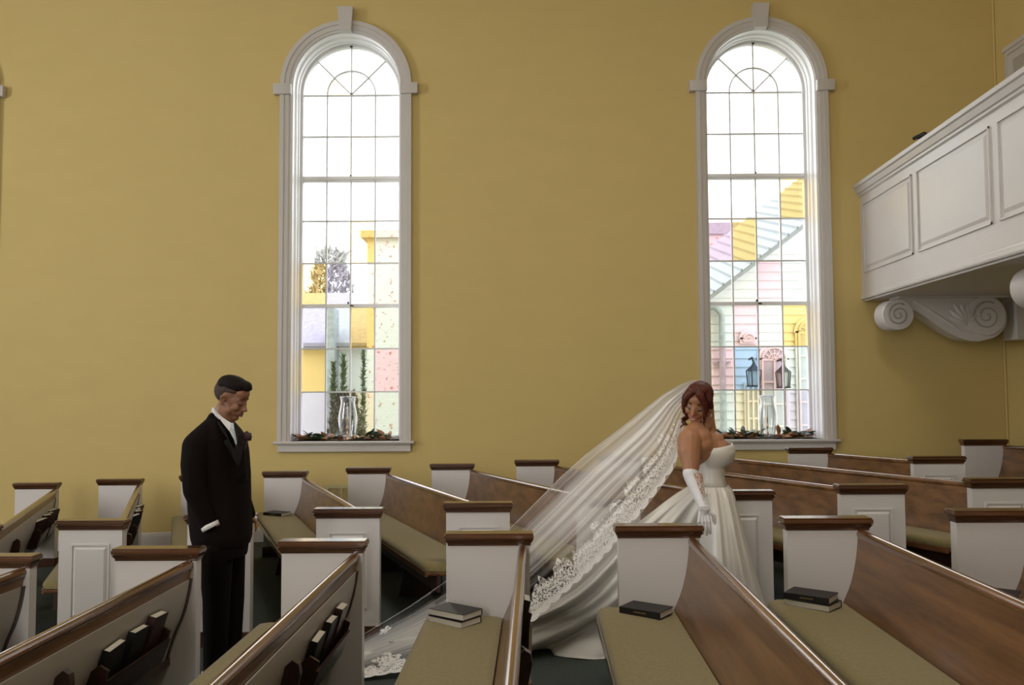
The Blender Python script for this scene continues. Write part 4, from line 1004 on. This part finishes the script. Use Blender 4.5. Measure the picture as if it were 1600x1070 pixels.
# glove: satin hand and back of forearm, lace insert
m = MB(); m.chain([Bp(1079, 739, -.24), Bp(1081, 746, -.247), Bp(1087, 761, -.27), Bp(1099, 789, -.315), Bp(1100, 796, -.317)], [.047, .045, .041, .033, .032])
hand(m, Bp(1099, 792, -.317), Bp(1102, 830, -.337)-Bp(1100, 795, -.317), (-.1, -1, .1), .96, .18, -1, .0092)
for k in range(3): m.cap(Bp(1092+k*.6, 792+k*2.2, -.345), Bp(1108+k*.5, 791+k*2.2, -.345), .005, .005)
sculpt(m, 'satin_glove', M['glove'], bride, .0035, 2, wsb)
m = MB(); P = []
for i in range(16):
    f = i/15; c = Bp(1085.0+15.5*f, 738+52*f, -.24-.075*f); wdt = .026*(1-f)**.8+.002; P.append([c+Vector((-wdt+.008*(1-f), -.044+.012*f+.002, 0)), c+Vector((.008*(1-f), -.0495+.014*f-.001, 0)), c+Vector((wdt+.010*(1-f), -.036+.008*f, 0))])
m.grid(P); o = m.build('lace_insert', None or M['skin'], bride, True, warp=wb, normals=False)
m = MB(); rng = np.random.default_rng(2)
for i in range(150):
    f = rng.random(); g_ = rng.random()*2-1; c = Bp(1085.0+15.5*f, 738+52*f, -.24-.075*f); wdt = .026*(1-f)**.8+.001
    p = c+Vector((wdt*g_*.9+.008*(1-f), -.050+.013*f+.012*g_*g_*(1-f)-.002, 0)); a = rng.random()*6.28
    m.cap(p-Vector((math.cos(a), 0, math.sin(a)))*.0035, p+Vector((math.cos(a), 0, math.sin(a)))*.0035, .0012, .0012, 4)
m.build('glove_lace', M['lace'], bride, True, warp=wb)
m = MB(); m.chain([Bp(1128, 765, .20), Bp(1129, 775, .20)], [.032, .031]); hand(m, Bp(1128, 775, .20), (.3, 0, -1), (0, 1, 0), .90, .4, 1, .0088); sculpt(m, 'satin_glove', M['glove'], bride, .005, 2, wsb)

# ---- veil
def tulle():
    m = bpy.data.materials.new('sheer_tulle'); m.use_nodes = True; nt = m.node_tree; p = nt.nodes['Principled BSDF']
    p.inputs['Base Color'].default_value = (.93, .92, .93, 1); p.inputs['Roughness'].default_value = .8
    uv = N(nt, 'ShaderNodeUVMap'); sx = N(nt, 'ShaderNodeSeparateXYZ'); nt.links.new(uv.outputs[0], sx.inputs[0])
    mp = N(nt, 'ShaderNodeMapping'); mp.inputs['Scale'].default_value = (1.1, 38, 1); nt.links.new(uv.outputs[0], mp.inputs['Vector'])
    n1 = N(nt, 'ShaderNodeTexNoise', Scale=1.0, Detail=5.0, Roughness=.7); nt.links.new(mp.outputs[0], n1.inputs['Vector'])
    cr = N(nt, 'ShaderNodeValToRGB'); cr.color_ramp.elements[0].position = .36; cr.color_ramp.elements[1].position = .68
    nt.links.new(n1.outputs['Fac'], cr.inputs['Fac'])
    at_ = N(nt, 'ShaderNodeAttribute', attribute_name='weave')
    ad = N(nt, 'ShaderNodeMath', operation='MULTIPLY_ADD'); ad.inputs[1].default_value = .42
    nt.links.new(cr.outputs['Color'], ad.inputs[0]); nt.links.new(at_.outputs['Fac'], ad.inputs[2]); ad.use_clamp = True
    t = N(nt, 'ShaderNodeBsdfTransparent'); tr = N(nt, 'ShaderNodeBsdfTranslucent', Color=(.88, .86, .84, 1)); mt = N(nt, 'ShaderNodeMixShader', Fac=.22)
    nt.links.new(p.outputs[0], mt.inputs[1]); nt.links.new(tr.outputs[0], mt.inputs[2])
    mx = N(nt, 'ShaderNodeMixShader'); nt.links.new(ad.outputs[0], mx.inputs[0]); nt.links.new(t.outputs[0], mx.inputs[1]); nt.links.new(mt.outputs[0], mx.inputs[2])
    nt.links.new(mx.outputs[0], nt.nodes['Material Output'].inputs['Surface']); return m
M['tulle'] = tulle()
def crv(P, n):
    P = np.array(P, float); d = np.r_[0, np.cumsum(np.hypot(*(P[1:, :2]-P[:-1, :2]).T))]; d /= d[-1]; t = np.linspace(0, 1, n)
    out = np.stack([np.interp(t, d, P[:, k]) for k in range(P.shape[1])], 1)
    for _ in range(6): out[1:-1] = (out[:-2]+2*out[1:-1]+out[2:])/4
    return out
TOP = crv([(1098, 598, 5.40), (1088, 593, 5.41), (1072, 596, 5.42), (1036, 616, 5.44), (974, 665, 5.48), (915, 710, 5.52), (875, 746, 5.56), (803, 819, 5.64), (698, 907, 5.80), (640, 947, 5.88), (577, 985, 5.95), (556, 998, 5.96)], 241)
BOT = crv([(1104, 601, 5.40), (1088, 622, 5.50), (1070, 660, 5.48), (1063, 700, 5.46), (1054, 732, 5.45), (1034, 760, 5.44), (1007, 796, 5.43), (972, 838, 5.41), (944, 871, 5.40), (911, 903, 5.38), (884, 927, 5.36), (839, 968, 5.33), (780, 1004, 5.30), (700, 1032, 5.26), (629, 1049, 5.22), (576, 1058, 5.19), (556, 1060, 5.18)], 241)
def V(s, v):
    i = min(239, int(s*240)); u = s*240-i
    a = TOP[i]*(1-u)+TOP[i+1]*u; b = BOT[i]*(1-u)+BOT[i+1]*u; c = a*(1-v)+b*v
    p = at(c[0], c[1], c[2])
    fold = math.sin(v*34+2*math.sin(v*9))*.5+math.sin(v*61+1)*.3
    p.y += fold*.016*min(1, s*5)*(1-.5*v)*math.sin(PI*min(1, max(0, v)))**.5
    # sag of the cloth towards the floor near the tail
    zf = floor_z(p.x)+.004+.006*(1+math.sin(v*40))
    if p.z < zf: p.z = zf
    return p
nu, nv = 150, 110
m = MB(); m.grid([[V(i/nu, j/nv) for j in range(nv+1)] for i in range(nu+1)])
veil = m.build('cathedral_veil', M['tulle'], bride, True, warp=wb, normals=False, weld=False)
me = veil.data
assert len(me.vertices) == (nu+1)*(nv+1), len(me.vertices)
uvl = me.uv_layers.new(name='UVMap'); dens = me.attributes.new('weave', 'FLOAT', 'POINT')
if len(me.vertices) == (nu+1)*(nv+1):
    for lp in me.loops:
        i, j = divmod(lp.vertex_index, nv+1); uvl.data[lp.index].uv = (i/nu, j/nv)
    for k in range(len(me.vertices)):
        i, j = divmod(k, nv+1); s_, v = i/nu, j/nv
        dn = .62-.54*min(1, s_*1.35)+(.38*math.exp(-((v-.52)/.17)**2) if s_ > .7 else 0)*min(1, (s_-.7)*6)
        band = math.exp(-((v-.34)/.15)**2)*.24
        edge = .6*math.exp(-(v/.010)**2)
        dens.data[k].value = max(.02, dn)+band+edge-.24*max(0, min(1, (.20-v)/.10))*max(0, min(1, (s_-.08)/.3))-.24*max(0, min(1, (v-.42)*4))*(1 if s_ < .8 else .4)-.10*max(0, min(1, (s_-.35)*5))*(s_ < .8)
# lace border
def vnoise(seed):
    rg = np.random.default_rng(seed); T = rg.random((256, 256))
    def f(x, y):
        xi, yi = int(math.floor(x)), int(math.floor(y)); u, v = x-xi, y-yi; u, v = u*u*(3-2*u), v*v*(3-2*v)
        g_ = lambda a, b: T[a % 256, b % 256]
        return (g_(xi, yi)*(1-u)+g_(xi+1, yi)*u)*(1-v)+(g_(xi, yi+1)*(1-u)+g_(xi+1, yi+1)*u)*v
    return f
vn = vnoise(3)
s0 = .095
Ls = 0; prev = None; ss = np.linspace(s0, 1, 400); cum = [0]
for s_ in ss:
    p = V(s_, 1); cum.append(cum[-1]+((p-prev).length if prev else 0)); prev = p
cum = np.array(cum[1:]); LT = cum[-1]; CS = .0042
NU = int(LT/CS); NVL = 54
def lace_keep(p, qd):
    per = .088; ph_ = (p/per) % 1; sc = .020*(1-abs(math.sin(PI*p/per)))
    if qd < sc: return False
    big = (p/.17) % 1
    qm = .115+.075*abs(math.sin(PI*p/.17+.5))**.7+.05*(vn(p*55, 3)-.5)
    qm *= min(1, .25+p/.3)
    if qd > qm: return False
    if qd < sc+.007: return True
    if qd < sc+.038: return not (math.sin(2*PI*p/.0126) > .25 and math.sin(2*PI*(qd-sc)/.0126) > .25)
    cxp = (math.floor(p/.085)+.5)*.085; r = math.hypot(p-cxp, qd-.085); th = math.atan2(qd-.085, p-cxp)
    if r < .034*(.62+.38*math.cos(5*th)): return r > .005
    if r < .040: return vn(p*300, qd*300) > .45
    return vn(p*210+9, qd*210) > .35
m = MB(); P = []
for i in range(NU+1):
    s_ = float(np.interp(i*CS, cum, ss)); w = (V(s_, 0)-V(s_, 1)).length; row = []
    for j in range(NVL+1):
        v = 1-min(1, j*CS/max(w, .05)); pt = V(s_, v); pt.y -= .006; row.append(pt)
    P.append(row)
fs = []
for i in range(NU):
    for j in range(NVL):
        if lace_keep(i*CS, j*CS): fs.append((i*(NVL+1)+j, (i+1)*(NVL+1)+j, (i+1)*(NVL+1)+j+1, i*(NVL+1)+j+1))
# sprig motifs near the tail
usedv = sorted({k for f in fs for k in f}); mp_ = {k: n_ for n_, k in enumerate(usedv)}; flat = [q_ for r_ in P for q_ in r_]
m.add([flat[k] for k in usedv], [tuple(mp_[k] for k in f) for f in fs])
m.build('lace_border', M['lace'], veil, False, warp=wb, normals=False)
m = MB()
for s_, v, R0, seed in ((.925, .16, .055, 1), (.93, .72, .10, 2), (.80, .55, .05, 3), (.985, .45, .09, 4), (.965, .90, .07, 5)):
    c = V(s_, v); e1 = (V(s_+.01, v)-c).normalized(); e2 = (V(s_, v-.02)-c).normalized(); rg = np.random.default_rng(seed); base = len(m.v)
    G_ = 26; pts = []; keep = []
    for i in range(G_+1):
        for j in range(G_+1):
            a, b = (i/G_-.5)*2*R0, (j/G_-.5)*2*R0; p = c+e1*a+e2*b; p.y -= .008; p.z = max(p.z, floor_z(p.x)+.012); pts.append(p)
    for i in range(G_):
        for j in range(G_):
            a, b = (i+.5)/G_*2-1, (j+.5)/G_*2-1; r = math.hypot(a, b); th = math.atan2(b, a)
            if r < (.45+.5*abs(math.cos(2.5*th+seed)))*(.8+.3*vn(a*8+seed*9, b*8+30)) and vn(a*9+50+seed, b*9+7) > .3: keep.append((i*(G_+1)+j, (i+1)*(G_+1)+j, (i+1)*(G_+1)+j+1, i*(G_+1)+j+1))
    m.add(pts, keep)
o = m.build('lace_motifs', M['lace'], veil, False, warp=wb, normals=False)
bm = bmesh.new(); bm.from_mesh(o.data); bmesh.ops.delete(bm, geom=[v for v in bm.verts if not v.link_faces], context='VERTS'); bm.to_mesh(o.data); bm.free()
m = MB(); m.chain([Bp(1092, 603, .02), Bp(1098, 601, .0), Bp(1101, 606, -.03)], [.010, .012, .009]); m.build('veil_comb', M['lace'], veil, True, warp=wb)
